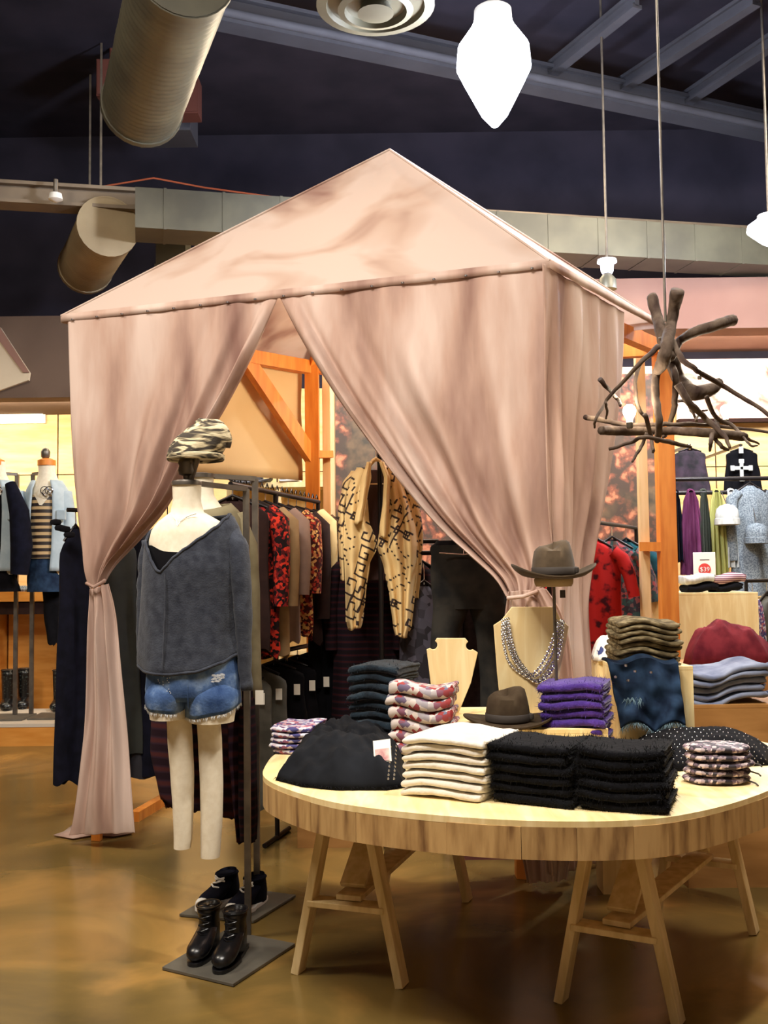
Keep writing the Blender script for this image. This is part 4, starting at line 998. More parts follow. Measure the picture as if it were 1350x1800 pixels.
jk = [(878, 320, 394, .075), (890, 308, 412, .1), (910, 298, 428, .125), (950, 294, 434, .14), (1050, 296, 428, .14), (1150, 292, 430, .145), (1235, 290, 432, .15)]
m_ = shell(jk, D2m, ytop=[(-180, 885), (-90, 900), (0, 885), (180, 885)], nth=60, nv=26, amp=.03, folds=6, seed=5)
m_.build('olive_jacket', M_olive, parent=mq2, auto=False, solid=.006, label='olive canvas jacket')
MB().tube([PD(x, y, D2m + .0) for x, y in ((414, 905), (434, 960), (440, 1040), (442, 1120), (446, 1200), (450, 1225))], [.05, .06, .055, .05, .045, .04], 16, flat=.8).build('jacket_sleeve', M_olive, parent=mq2, auto=False)
m_ = shell([(1190, 288, 424, .12), (1250, 266, 436, .15), (1310, 268, 438, .15), (1380, 280, 444, .15), (1440, 296, 446, .14), (1472, 304, 446, .13)], D2m + .06, ybot=[(-180, 1420), (-150, 1395), (-110, 1440), (-60, 1472), (-20, 1478), (40, 1460), (180, 1420)], a0=-50, a1=235, nth=90, nv=30, amp=.07, folds=8, seed=4, jag=.02)
m_.build('sheer_skirt', M_sheer, parent=mq2, auto=False, solid=.003, label='sheer dark plaid shirt tail')
m_ = shell([(1180, 422, 446, .05), (1300, 420, 450, .06), (1420, 420, 452, .05), (1476, 424, 450, .045)], D2m - .02, nth=36, nv=18, amp=.12, folds=4, seed=6)
m_.build('shirt_sleeve', M_dplaid, parent=mq2, auto=False)
MB().box(PD(456, 1226, 4.55), (.035, .004, .06)).build('price_tag', M_paper, parent=mq2, smooth=False)

def boot(name, label, cat, heel, toe, shaft, m, group=None, hi=True, sole_m=None, lace_m=None, L=None, cap_m=None, r=1.0):
    heel = Vector((heel.x, heel.y, heel.z)); toe = Vector((toe.x, toe.y, heel.z)); d = (toe - heel); L = d.length; d.normalize(); s = Vector((-d.y, d.x, 0)); up = Vector((0, 0, 1)); z0 = heel.z
    o = thing(name, label, cat, heel + d * L / 2, group)
    def ring(cx, cz, hw, hl, tilt, n=22):
        """ring whose normal leans from vertical(0) to forward(90)"""
        c = heel + d * cx + up * cz; a1 = d * math.cos(tilt) + up * math.sin(tilt) * -1
        return [c + a1 * math.cos(t) * hl + s * math.sin(t) * hw for t in [2 * math.pi * k / n for k in range(n)]]
    sh_ = shaft; R = []
    t90 = math.radians
    for cx, cz, hw, hl, tl in ((.30 * L, sh_, .046, .058, 0), (.30 * L, sh_ * .85, .045, .056, 0), (.29 * L, .125, .04, .052, 5), (.30 * L, .095, .039, .062, 20), (.36 * L, .075, .04, .065, 42), (.48 * L, .058, .042, .05, 62), (.64 * L, .044, .046, .036, 76), (.8 * L, .036, .046, .032, 84), (.92 * L, .031, .036, .026, 88), (.99 * L, .027, .016, .014, 90)):
        R.append(ring(cx, cz + .008, hw * r, hl * r, t90(tl)))
    MB().rings(R).build('upper', m, parent=o, auto=False)
    # heel counter
    R = [[heel + d * (.27 * L + math.cos(t) * a * .98) + s * math.sin(t) * b_ + up * z for t in [2 * math.pi * k / 22 for k in range(22)]] for z, a, b_ in ((.012, .26 * L, .036), (.05, .265 * L, .038), (.09, .22 * L, .04), (.12, .19 * L, .038))]
    MB().rings(R).build('heel_counter', m, parent=o, auto=False)
    # sole outline
    N = 30; outl = []
    for k in range(N):
        t = 2 * math.pi * k / N; x = .5 * L + .52 * L * math.cos(t); w = .046 * (math.sin(t)) * (1.06 if math.cos(t) > 0 else .84) 
        outl.append(heel + d * x + s * w * abs(math.sin(t)) ** -.25 if abs(math.sin(t)) > .05 else heel + d * x)
    MB().prism(outl, (0, 0, .018 if not hi else .014)).build('sole', sole_m or m, parent=o, smooth=False, bevel=.002)
    if hi: MB().prism([heel + d * (.02 * L) + s * .03, heel + d * (.27 * L) + s * .036, heel + d * (.27 * L) - s * .036, heel + d * (.02 * L) - s * .03], (0, 0, .016)).build('heel_block', sole_m or m, parent=o, smooth=False)
    MB().tube(R[0] and ring(.30 * L, sh_ + .008, .047 * r, .059 * r, 0) + [ring(.30 * L, sh_ + .008, .047 * r, .059 * r, 0)[0]], .0045, 6, cap=False).build('collar', m, parent=o)
    lm = lace_m or m; n = 7 if sh_ > .13 else 5
    for k in range(n):
        t = k / (n - 1); cx = lerp(.62 * L, .50 * L, min(1, t * 2)) if t < .5 else lerp(.5 * L, .30 * L + .058, min(1, (t - .5) * 2.2)); cz = lerp(.088, .115, min(1, t * 2)) if t < .5 else lerp(.115, sh_ * .93, (t - .5) * 2)
        p = heel + d * (cx + .006) + up * cz; w = lerp(.02, .026, t)
        sg = 1 if k % 2 else -1
        MB().tube([p - s * w - up * .006 * sg - d * .008, p + d * .006, p + s * w + up * .006 * sg - d * .008], .0042 if lace_m else .003, 6).build('lace', lm, parent=o)
    return o
pz = .0145
def gz(x, y, z=pz): return G(x, y, z)
boot('ankle_boot', 'black leather lace-up ankle boot, the left of the front pair', 'boot', gz(378, 1654), gz(340, 1700), .165, M_leather, 'black ankle boots on the front base plate', r=1.0)
boot('ankle_boot', 'black leather lace-up ankle boot, the right of the front pair', 'boot', gz(426, 1664), gz(384, 1713), .165, M_leather, 'black ankle boots on the front base plate', r=1.0)
boot('canvas_sneaker', 'dark canvas sneaker with white toe cap, the left of the rear pair', 'sneaker', gz(418, 1572), gz(352, 1606), .115, M_navy, 'canvas sneakers on the rear base plate', hi=False, sole_m=M_white, lace_m=M_white)
boot('canvas_sneaker', 'dark canvas sneaker with white laces, the right of the rear pair', 'sneaker', gz(466, 1580), gz(404, 1616), .115, M_navy, 'canvas sneakers on the rear base plate', hi=False, sole_m=M_white, lace_m=M_white)
for hx in ((418, 1572, 352, 1606), (466, 1580, 404, 1616)):
    h_ = gz(hx[0], hx[1]); t_ = gz(hx[2], hx[3]); d = (t_ - h_).normalized(); s_ = Vector((-d.y, d.x, 0)); c_ = t_ - d * .03
    par = [o for o in C.objects if o.name.startswith('canvas_sneaker')][0 if hx[0] == 418 else 1]
    R = [[c_ + d * math.cos(t) * .042 * k + s_ * math.sin(t) * .04 * k + Vector((0, 0, z)) for t in [2 * math.pi * q / 20 for q in range(20)]] for k, z in ((1, .01), (1, .03), (.92, .045), (.7, .056), (.3, .062))]
    MB().rings(R).build('toe_cap', M_white, parent=par)

# ------------------------------------------------------------------ long dark garments at the left of the tent
r0 = PD(118, 905, 6.6); r1 = PD(262, 900, 6.95)
r0.z = r1.z = 1.93
rack_bar('garment_rack', 'black garment rail behind the front left curtain with long dark dresses', r0, r1, low=None, posts=False)
rk0 = [q for q in C.objects if q.name.startswith('garment_rack')][0]
for t in (.25, .6): 
    p = r0.lerp(r1, t); MB().tube([p, Vector((p.x, p.y, 2.98))], .008, 8).build('hanging_rod', M_pipe, parent=rk0)
def onrail(a, b, t): return a.lerp(b, t)
yaw = math.atan2(FW.y, FW.x) + .35
for i, (t, w, L, mm, lab) in enumerate(((.1, .2, 1.6, M_navy, 'long near-black dress hanging left of the front left curtain'), (.52, .34, 1.45, mat('dark_green_cloth', (28, 32, 30), (40, 44, 40), scale=8), 'long dark green dress behind the left curtain tail'), (.72, .4, 1.6, M_navy, 'long navy dress just right of the left curtain tail'), (.9, .4, 1.62, mat('deep_navy_velvet', (16, 16, 26), (28, 28, 40), scale=8, sheen=.3), 'long deep navy dress hanging nearest the first dress form'))):
    p = onrail(r0, r1, t); hanging('long_dress', lab, 'dress', p, .4 if i else .5, w, L, mm, seed=i * 3, thick=.06, flare=1.25, sleeve=0, hem=.05, group='long dark dresses by the left curtain')
fr_ = PD(112, 930, 6.45)
o = [q for q in C.objects if q.name.startswith('long_dress')][0]
for k in range(4): MB().lathe(PD(98 + k * 8, 918 + k * 6 + (k % 2) * 4, 6.45), [(.001, -.02), (.03, -.014), (.036, 0), (.03, .014), (.001, .02)], 12).build('ruffle', M_black, parent=o)

# ------------------------------------------------------------------ garment rack inside the tent
ra = PD(405, 850, 5.45); rb = PD(560, 868, 6.9)
zt = 2.0; ra.z = zt - .02; rb.z = zt - .02
rk = rack_bar('garment_rack', 'black two-tier garment rack inside the tent, left of the cardigan', ra, rb, low=1.06, posts=False)
for t in (.45, .99):
    p = ra.lerp(rb, t); MB().tube([p, Vector((p.x, p.y, .012))], .014, 10).build('upright', M_pipe, parent=rk)
    MB().tube([Vector((p.x - .05, p.y - .2, .015)), Vector((p.x + .05, p.y + .2, .015))], .014, 8).build('foot', M_pipe, parent=rk)
for i in range(18):
    p = ra.lerp(rb, (i + .5) / 18); d = (rb - ra).normalized()
    MB().tube([p + Vector((0, 0, .02)) - d * .02, p + Vector((0, 0, .045)), p + Vector((0, 0, .02)) + d * .02], .004, 6).build('chain_link', M_pipe, parent=rk)
G1 = 'tops on the upper rail inside the tent'
lst = [(.02, M_brown, .8, .0, 'dark brown top nearest the front on the upper rail'), (.12, M_redfloral, .82, .5, 'red and black floral blouse at the near end of the upper rail'), (.22, M_tan, .85, .5, 'tan cardigan between floral blouse and mauve drape'),
       (.34, M_mauve, .78, .45, 'mauve grey draped cardigan with pointed hem on the upper rail'), (.48, M_autumn, .74, .45, 'autumn floral blouse in red and ochre on the upper rail'),
       (.60, M_brown, .78, .6, 'plain dark brown long-sleeve top beside the cream shirt'), (.70, M_creamc, .5, .46, 'cream shirt with hanging sleeve on the upper rail'), (.82, M_leop, .78, .6, 'speckled brown top just right of the cream shirt'), (.93, M_leop, .72, .5, 'speckled dark top at the far end of the upper rail')]
for i, (t, mm, L, sl, lab) in enumerate(lst):
    p = ra.lerp(rb, t); hanging('hanging_blouse', lab, 'top', p, -.25 + .06 * math.sin(i * 5), .4, L, mm, seed=i * 2.3, thick=.04, flare=1.02, sleeve=sl, group=G1, hem=.07, hook=.07)
G2 = 'trousers on the lower rail inside the tent'
for i, (t, mm, L, lab, w, fz) in enumerate(((.12, M_greyp, .72, 'grey twill trousers at the near end of the lower rail', .3, 0), (.26, M_greyp, .66, 'grey cuffed trousers with knotted hem on the lower rail', .32, 0), (.42, M_black, .55, 'black fringed shorts on the lower rail, nearest', .36, 1), (.56, M_black, .56, 'black fringed shorts on the lower rail, in the middle', .36, 1), (.7, M_black, .55, 'black fringed shorts on the lower rail, second from the far end', .36, 1), (.86, M_black, .5, 'black fringed shorts at the far end of the lower rail', .36, 1))):
    p = ra.lerp(rb, t); p.z = 1.06
    o, ring = hanging('hanging_trousers' if not fz else 'hanging_shorts', lab, 'trousers' if not fz else 'shorts', p, -.2 + .05 * i, w, L, mm, seed=i * 4.1, thick=.05, flare=1.15, sleeve=0, group=G2, hem=.06, hook=.06)
    if fz: fringe(ring, M_black, o, name='fringe', ln=.07, n=300, spread=.01, wid=.003)
    MB().box(p + Vector((.1 + .02 * i, -.08, -.2)), (.035, .003, .06)).build('price_tag', M_paper, parent=o, smooth=False)
# shelf behind with hat and folded white shirts
sb = PD(500, 845, 8.3)
o = thing('wall_shelf', 'cream shelf unit seen above the rack inside the tent', 'shelf', (sb.x, 8.35, 0))
a = PD(405, 850, 8.3); b = PD(575, 850, 8.3)
MB().box(((a.x + b.x) / 2, 8.4, a.z - .02), (b.x - a.x, .35, .04)).build('shelf_board', M_plyv, parent=o, smooth=False)
for x in (a.x, (a.x + b.x) / 2, b.x): MB().box((x, 8.4, (a.z - .04) / 2), (.04, .33, a.z - .04)).build('side_board', M_plyv, parent=o, smooth=False)
MB().box(((a.x + b.x) / 2, 8.57, a.z / 2), (b.x - a.x, .02, a.z - .05)).build('back_board', M_plyv, parent=o, smooth=False)
for k in range(3): MB().box(((a.x + b.x) / 2, 8.38, .4 + .5 * k), (b.x - a.x - .04, .3, .03)).build('shelf_board', M_plyv, parent=o, smooth=False)
hp = PD(437, 843, 8.2); hp.z = a.z + .01
hat('bowler_hat', 'grey felt hat on the shelf above the inner rack', Vector((hp.x, hp.y + .1, a.z + .012)), .1, mat('grey_felt', (84, 82, 82)), curl=.01, ch=.15, brim=1.5)
for k in range(3): folded('folded_shirt', 'white folded shirt on the shelf above the inner rack, ' + ('topmost', 'middle', 'bottom')[2 - k] + ' of three', 'shirt', PD(492, 845, 8.22), PD(528, 845, 8.22), .2, a.z + .002 + k * .026, .026, M_white, 200 + k, 'white shirts on the tent shelf', wave=.003, nx=12, ns=12)

# ------------------------------------------------------------------ cardigan
DC = 5.95
tile = ["........................",
        "..####..............##..",
        "..#..#.....##......#..#.",
        "..#.##....#..#....#....#",
        "..#......#....#..#......",
        "..######.#.##.#.#...##..",
        ".......##..##..#...#..#.",
        ".####..#..####.#..#.....",
        ".#..#.###......#.#......",
        ".##.#.#.#.####.##.......",
        "....###.#.#..#.#........",
        "....#...##....##..####..",
        "###########.#########...",
        "....#...##....##..####..",
        "....###.#.#..#.#........",
        ".##.#.#.#.####.##.......",
        ".#..#.###......#.#......",
        ".####..#..####.#..#.....",
        ".......##..##..#...#..#.",
        "..######.#.##.#.#...##..",
        "..#......#....#..#......",
        "..#.##....#..#....#....#",
        "..#..#.....##......#..#.",
        "..####..............##.."]
Cr, Bk = S(222, 192, 134), S(44, 28, 26)
def aztec(u, v):
    a = (u * .92 + v * .39); b = (-u * .39 + v * .92); s_ = 24 / .42
    A, B = a * s_, b * s_; i, j = math.floor(A), math.floor(B); fx, fy = A - i - .5, B - j - .5
    on = lambda p, q: tile[q % 24][p % 24] == '#'
    if not on(i, j): return Cr
    w = .31; ax_, ay_ = abs(fx) < w, abs(fy) < w
    if ax_ and ay_: return Bk
    if ay_ and on(i + (1 if fx > 0 else -1), j): return Bk
    if ax_ and on(i, j + (1 if fy > 0 else -1)): return Bk
    return Cr
M_az = vcol_mat('aztec_knit')
cg = thing('knit_cardigan', 'cream open cardigan with black geometric pattern hanging at the tent opening', 'cardigan', PD(667, 1100, DC))
def panel(name, rows, D, seed, fold=4, amp=.02, nu=150, nv=330, plain=None):
    """rows (y, xL, xR, dy) front sheet with cloth thickness; pattern by sheet coordinates"""
    R = []; cols = []
    for i in range(nv + 1):
        v = i / nv; y = lerp(rows[0][0], rows[-1][0], v); xl, xr, dy = interp(rows, y); row = []
        for j in range(nu + 1):
            u = j / nu
            w = amp * min(1, v * 3) * (math.sin(2 * math.pi * fold * u + seed + 1.2 * nz(v * 2, u, seed)) + .8 * nz(u * 3, v * 3, seed)) - .05 * math.sin(math.pi * u)
            yb = y + (8 * nz(u * 2, seed) if i == nv else 0)
            row.append(PD(lerp(xl, xr, u), yb, D + dy + w))
            cols.append(plain if plain else aztec(u * (xr - xl) * D / F * 1.25 + seed, v * (rows[-1][0] - rows[0][0]) * D / F))
        R.append(row)
    mb = MB().rings(R, cap=False, closed=False); mb.col = cols
    return mb.build(name, M_az, parent=cg, solid=.008)
panel('front_panel', [(822, 628, 650, .0), (840, 618, 652, -.01), (870, 610, 645, -.02), (915, 606, 648, -.03), (950, 604, 662, -.04), (965, 604, 662, -.04), (990, 606, 650, -.03), (1040, 607, 643, -.03), (1092, 608, 638, -.03), (1104, 612, 634, -.03)], DC, 1.1, fold=2.2)
panel('front_panel', [(822, 674, 692, .0), (850, 678, 708, -.01), (900, 674, 724, -.02), (930, 668, 732, -.03), (960, 664, 736, -.04), (1000, 676, 734, -.03), (1050, 686, 728, -.03), (1100, 692, 723, -.02), (1118, 696, 716, -.02)], DC, 2.3, fold=3)
panel('sleeve', [(828, 618, 634, .02), (850, 603, 624, .02), (900, 595, 614, .02), (960, 596, 612, .02), (1020, 600, 612, .03)], DC + .03, 3.2, fold=1, nu=40, nv=120)
panel('sleeve', [(840, 700, 716, .02), (880, 716, 736, .02), (940, 720, 743, .02), (1000, 720, 740, .02), (1052, 718, 736, .03)], DC + .03, 4.2, fold=1, nu=40, nv=120)
panel('collar', [(812, 646, 652, -.03), (840, 636, 650, -.06), (880, 632, 644, -.07), (912, 624, 640, -.07), (918, 622, 640, -.07)], DC, 5, fold=.5, amp=.003, nu=12, nv=30, plain=Cr)
panel('collar', [(812, 668, 674, -.03), (840, 676, 686, -.06), (880, 674, 684, -.07), (930, 668, 682, -.07), (945, 670, 680, -.07)], DC, 6, fold=.5, amp=.003, nu=12, nv=30, plain=Cr)
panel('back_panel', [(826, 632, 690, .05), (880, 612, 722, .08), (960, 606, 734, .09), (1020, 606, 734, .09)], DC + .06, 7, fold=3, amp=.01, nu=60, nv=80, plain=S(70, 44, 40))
hz = PD(661, 812, DC)
MB().tube([PD(x, y, DC) for x, y in ((636, 830), (648, 820), (656, 810), (661, 807), (667, 810), (675, 820), (687, 832))], [.012, .017, .02, .022, .02, .017, .012], 10, flat=.6).build('wooden_hanger', M_stud, parent=cg)
MB().tube([PD(646, 851, DC), PD(678, 851, DC)], .004, 8).build('hanger_bar', M_stud, parent=cg)
MB().tube([hz + Vector((0, 0, .01)), hz + Vector((0, 0, .07)), hz + Vector((.02, 0, .09)), hz + Vector((.035, 0, .065))], .003, 6).build('hanger_hook', M_chrome, parent=cg)
tz = hz.z + .085
pA = Vector((hz.x - .35, DC, tz)); pB = Vector((hz.x + 1.0, DC + .3, tz))
hx_ = Vector((hz.x + .02, DC, tz))
rack_bar('garment_rack', 'black garment rail carrying the patterned cardigan and dark jeans', Vector((hz.x + .02, DC, tz)), Vector((.95, DC + .15, tz)), low=1.62)
# dark garments below and behind the cardigan
G3 = 'dark garments behind the patterned cardigan'
for i, (x, mm, L, ztop, lab, D_) in enumerate(((640, M_dplaid, 1.15, 1.75, 'dark red plaid shirt behind the cardigan left half', 6.35), (690, M_dplaid, 1.2, 1.75, 'dark red plaid dress behind the cardigan right half', 6.4), (735, M_black, 1.1, 1.68, 'black dress between cardigan and charcoal jeans', 6.45), (610, M_black, .95, 1.5, 'black top hanging low beside the inner rack', 6.5))):
    p = PD(x, 900, D_); p.z = ztop; hanging('hanging_dress', lab, 'dress', p, .1 * i - .1, .36, L, mm, seed=i * 7.7, thick=.06, flare=1.15, sleeve=.5, group=G3, hem=.05)
q0, q1 = PD(590, 900, 6.42), PD(770, 900, 6.42); q0.z = q1.z = 1.7
rack_bar('garment_rack', 'low black rail behind the cardigan holding dark plaid garments', q0, q1)
# jeans hanging
DJ = 5.75
jn = thing('hanging_jeans', 'charcoal jeans clipped on a hanger right of the cardigan', 'jeans', PD(818, 960, DJ))
shell([(958, 758, 872, .05), (985, 757, 878, .06), (1040, 760, 890, .065), (1070, 762, 893, .065)], DJ, nth=44, nv=14, amp=.05, folds=6).build('hip', M_dgrey, parent=jn, auto=False)
shell([(1062, 762, 826, .06), (1120, 758, 806, .06), (1200, 756, 798, .06), (1280, 760, 800, .055)], DJ, nth=30, nv=18, amp=.08, folds=4, seed=1).build('jeans_leg', M_dgrey, parent=jn, auto=False)
shell([(1062, 824, 893, .06), (1120, 838, 896, .06), (1200, 846, 898, .06), (1280, 848, 900, .055)], DJ, nth=30, nv=18, amp=.08, folds=4, seed=2).build('jeans_leg', M_dgrey, parent=jn, auto=False)
MB().tube([PD(772, 972, DJ - .07), PD(815, 975, DJ - .07), PD(846, 970, DJ - .07)], .004, 6).build('hanger_bar', M_chrome, parent=jn)
MB().tube([PD(815, 974, DJ - .07), PD(815, 950, DJ - .02), Vector((PD(815, 950, DJ).x, DJ + .05, 1.64))], .003, 6).build('hanger_hook', M_chrome, parent=jn)
shell([(950, 768, 862, .045), (962, 756, 874, .055), (972, 756, 876, .056)], DJ + .01, nth=40, nv=6).build('waistband', M_black, parent=jn, auto=False)
p = PD(865, 1000, 6.2); p.z = 1.62; hanging('hanging_dress', 'black lace top hanging behind the right curtain edge', 'top', p, .1, .4, 1.2, mat('dark_lace', (26, 20, 26), (50, 40, 46), scale=30), seed=3, thick=.07, flare=1.1, sleeve=.4, group=G3)
p = PD(745, 1000, 6.05); p.z = 1.55; hanging('hanging_blouse', 'dark patterned scarf top hanging beside the jeans left leg', 'top', p, .2, .3, 1.1, mat('dark_check', (28, 22, 30), (76, 72, 84), scale=20, kind='cell'), seed=9, thick=.06, flare=1.1, sleeve=0, group=G3)
# low dark plinth inside the tent and fallen cloth
boxthing('display_plinth', 'low dark red plinth on the floor inside the tent', 'plinth', .35, 1.35, 5.62, 6.1, 0, .3, mat('maroon_board', (78, 34, 28), (92, 44, 34), scale=4))
boxthing('display_plinth', 'low wooden plinth beneath the cardigan rail inside the tent', 'plinth', -.5, .3, 5.9, 6.5, 0, .34, M_brownbox)

# ------------------------------------------------------------------ left display platform with dress forms
pa_ = PD(-190, 1262, 9.55); 
plat = thing('display_platform', 'low wooden platform with pale top carrying dress forms at far left', 'platform', (-4.3, 10.1, 0))
MB().box((-4.55, 10.1, .185), (4.1, 1.1, .03)).build('platform_top', mat('pale_platform_paint', (196, 184, 166), rough=.5), parent=plat, smooth=False)
MB().box((-4.55, 9.57, .085), (4.1, .03, .17)).build('front_board', M_gold, parent=plat, smooth=False)
MB().box((-4.55, 10.63, .085), (4.1, .03, .17)).build('back_board', M_gold, parent=plat, smooth=False)
for x in (-6.58, -2.52): MB().box((x, 10.1, .085), (.03, 1.03, .17)).build('end_board', M_gold, parent=plat, smooth=False)
PT = .2
def farform(label, xc, D, jacket, top_m, skirt_m, arm_x, boots, s=1.0, skirt2=None):
    f = lambda x: xc + (x - 82) * s
    o = thing('dress_form', label, 'mannequin', (PD(xc, 1200, D).x, D, PT), 'dress forms on the far left platform')
    bw = PD(f(82), 1200, D)
    MB().box((PD(f(100), 1200, D).x, D, PT + .01), (.42, .42, .014)).build('base_plate', M_plate, parent=o, smooth=False)
    shell([(812, f(67), f(97), .07), (836, f(68), f(98), .07), (846, f(62), f(104), .09), (860, f(54), f(114), .12), (900, f(52), f(114), .14), (960, f(56), f(110), .12), (1010, f(54), f(112), .14)], D, nth=28, nv=20, cap=True).build('torso', M_canvasform, parent=o)
    MB().lathe(PD(f(82), 813, D), [(.001, -.03), (.085, -.03), (.085, .02), (.04, .04), (.001, .04)], 20).build('neck_plate', M_post, parent=o)
    MB().lathe(PD(f(80), 800, D), [(.015, -.04), (.04, -.02), (.045, .03), (.03, .06), (.005, .07)], 14).build('finial', M_steel, parent=o)
    px_ = PD(arm_x, 850, D + .12)
    MB().bar((px_.x, px_.y, PT + .02), (px_.x, px_.y, PD(0, 832, D).z), .035, .035, side=(1, 0, 0)).build('pole', M_steel, parent=o, smooth=False)
    MB().bar((px_.x, px_.y, PD(0, 832, D).z), (bw.x, D, PD(0, 832, D).z), .03, .03).build('arm', M_steel, parent=o, smooth=False)
    m_ = shell([(852, f(53), f(114), .13), (900, f(51), f(114), .15), (972, f(49), f(112), .155), (982, f(49), f(112), .155)], D, ytop=[(-180, 862), (-120, 872), (-95, 892), (-60, 870), (0, 860), (180, 862)], nth=36, nv=20)
    m_.build('striped_top', top_m, parent=o)
    shell([(975, f(54), f(106), .14), (1010, f(50), f(110), .16), (1040, f(48), f(118), .17)], D, nth=36, nv=8, amp=.06, folds=7).build('skirt', skirt_m, parent=o)
    if skirt2: shell([(1020, f(74), f(118), .12), (1080, f(78), f(120), .12), (1130, f(84), f(120), .12)], D + .1, nth=32, nv=10, amp=.1, folds=5, jag=.1).build('skirt_layer', skirt2, parent=o)
    m_ = shell([(846, f(56), f(108), .12), (862, f(48), f(118), .16), (900, f(44), f(122), .18), (960, f(38), f(122), .18), (1004, f(36), f(118), .18)], D, a0=-62, a1=238, nth=44, nv=20, amp=.03)
    m_.build('open_jacket', jacket, parent=o, solid=.015)
    for sx, x2 in ((-1, 36), (1, 122)):
        MB().tube([PD(f(82 + sx * 32), 866, D), PD(f(x2), 920, D - .03), PD(f(x2 - sx * 2 + (6 if sx > 0 else -4)), 1000, D - .03)], [.07, .075, .06], 12).build('jacket_sleeve', jacket, parent=o)
    for sx in (1,): MB().box(PD(f(82 + sx * 26), 905, D - .15), (.08, .04, .09)).build('chest_pocket', jacket, parent=o, smooth=False, bevel=.003)
    q = MB()
    for xx in (78, 86, 82): q.rings([[PD(f(xx), 862 + (4 if xx == 82 else 0), D - .16) + Vector((math.cos(a) * (.035 + .006 * math.cos(b)), .006 * math.sin(b), math.sin(a) * (.035 + .006 * math.cos(b)))) for b in (0, 2.1, 4.2)] for a in [k * .5236 for k in range(12)]], loop=True)
    q.build('ring_necklace', M_chrome, parent=o)
    return o
farform('dress form in pale chambray shirt over sequin-striped top on the left platform', 82, 10.0, M_chambray, M_sequin, M_ddenim, 58, None, skirt2=M_black)
farform('dress form in dark and pale jackets cut off by the left edge', -8, 9.95, M_chambray, M_black, M_black, 30, None, s=1.15)
MB().tube([PD(18, 850, 9.8), PD(34, 900, 9.75), PD(38, 960, 9.75), PD(34, 1010, 9.75)], [.05, .09, .1, .08], 14).build('dark_jacket_sleeve', M_navy, parent=[o for o in C.objects if o.name.startswith('dress_form')][-1])
for i, (x1, y1, x2, y2, lab) in enumerate(((16, 1237, 4, 1250, 'black studded boot at the far left edge of the platform'), (44, 1234, 32, 1248, 'black studded boot second from the left on the platform'), (108, 1238, 84, 1253, 'black studded boot beside the tent curtain on the platform'))):
    h_ = G(x1, y1 + 7, PT); t_ = G(x2, y2 + 7, PT); h_.z = t_.z = PT; d = (t_ - h_).normalized() * .3
    boot('tall_boot', lab, 'boot', h_, h_ + d, .38, mat('studded_leather', (14, 14, 16), (70, 80, 78), scale=60, lo=.6, hi=.66, rough=.3), 'studded boots on the left platform', r=1.5)
# back wall counter
ct = thing('wall_counter', 'long amber wood counter along the far left wall', 'counter', (-4.6, 10.95, 0))
zc = 1.32
MB().box((-4.6, 10.97, zc), (4.4, .42, .1)).build('counter_top', M_gold, parent=ct, smooth=False)
MB().box((-4.6, 10.98, zc - .12), (4.3, .4, .12)).build('under_rail', M_brown, parent=ct, smooth=False)
for x in (-6.6, -5.3, -4.0, -2.7): MB().box((x, 10.98, (zc - .18) / 2), (.06, .36, zc - .18)).build('support', M_gold, parent=ct, smooth=False)
for x in (-6.0, -4.65, -3.35): MB().box((x, 11.1, (zc - .18) / 2), (1.2, .03, zc - .2)).build('back_board', M_gold, parent=ct, smooth=False)
for i in range(6):
    p = PD(8 + i * 16, 1040, 10.9); p.z = zc + .051
    MB().lathe(p, [(.001, 0), (.06, 0), (.07, .02), (.05, .05), (.03, .06), (.001, .055)], 14).build('rolled_belt', M_heather, label=f'pale rolled accessory on the amber counter, number {"one two three four five six".split()[i]} from the left', cat='accessory', group='rolled accessories on the left counter')
c = PD(30, 722, 11.1)
o = thing('light_panel', 'bright white backlit panel high on the far left wall', 'panel', c)
MB().box((PD(-20, 722, 11.1).x, 11.13, c.z), (1.14, .04, .22)).build('diffuser', M_bright, parent=o, smooth=False)
MB().box((PD(-20, 722, 11.1).x, 11.16, c.z), (1.18, .04, .26)).build('frame', M_white, parent=o, smooth=False)
# slanted pale soffit piece at left
o = thing('hanging_banner', 'slanted pale ceiling panel above the far left display', 'panel', PD(30, 640, 10))
pts = [PD(-40, 560, 10.05), PD(0, 575, 10.05), PD(52, 655, 10.05), PD(50, 668, 10.05), PD(-40, 700, 10.05)]
MB().prism(pts, (0, .04, 0)).build('panel_board', M_wall, parent=o, smooth=False)
MB().prism([pts[0] + Vector((0, -.015, 0)), pts[1] + Vector((0, -.015, 0)), pts[2] + Vector((0, -.015, 0)), pts[2] + Vector((-.06, -.015, 0)), pts[1] + Vector((-.08, -.015, -.03)), pts[0] + Vector((0, -.015, -.06))], (0, .015, 0)).build('edge_strip', M_soffit, parent=o, smooth=False)
MB().box(pts[3] + Vector((-.3, .35, .2)), (.04, .7, .04)).build('bracket', M_steel, parent=o, smooth=False)

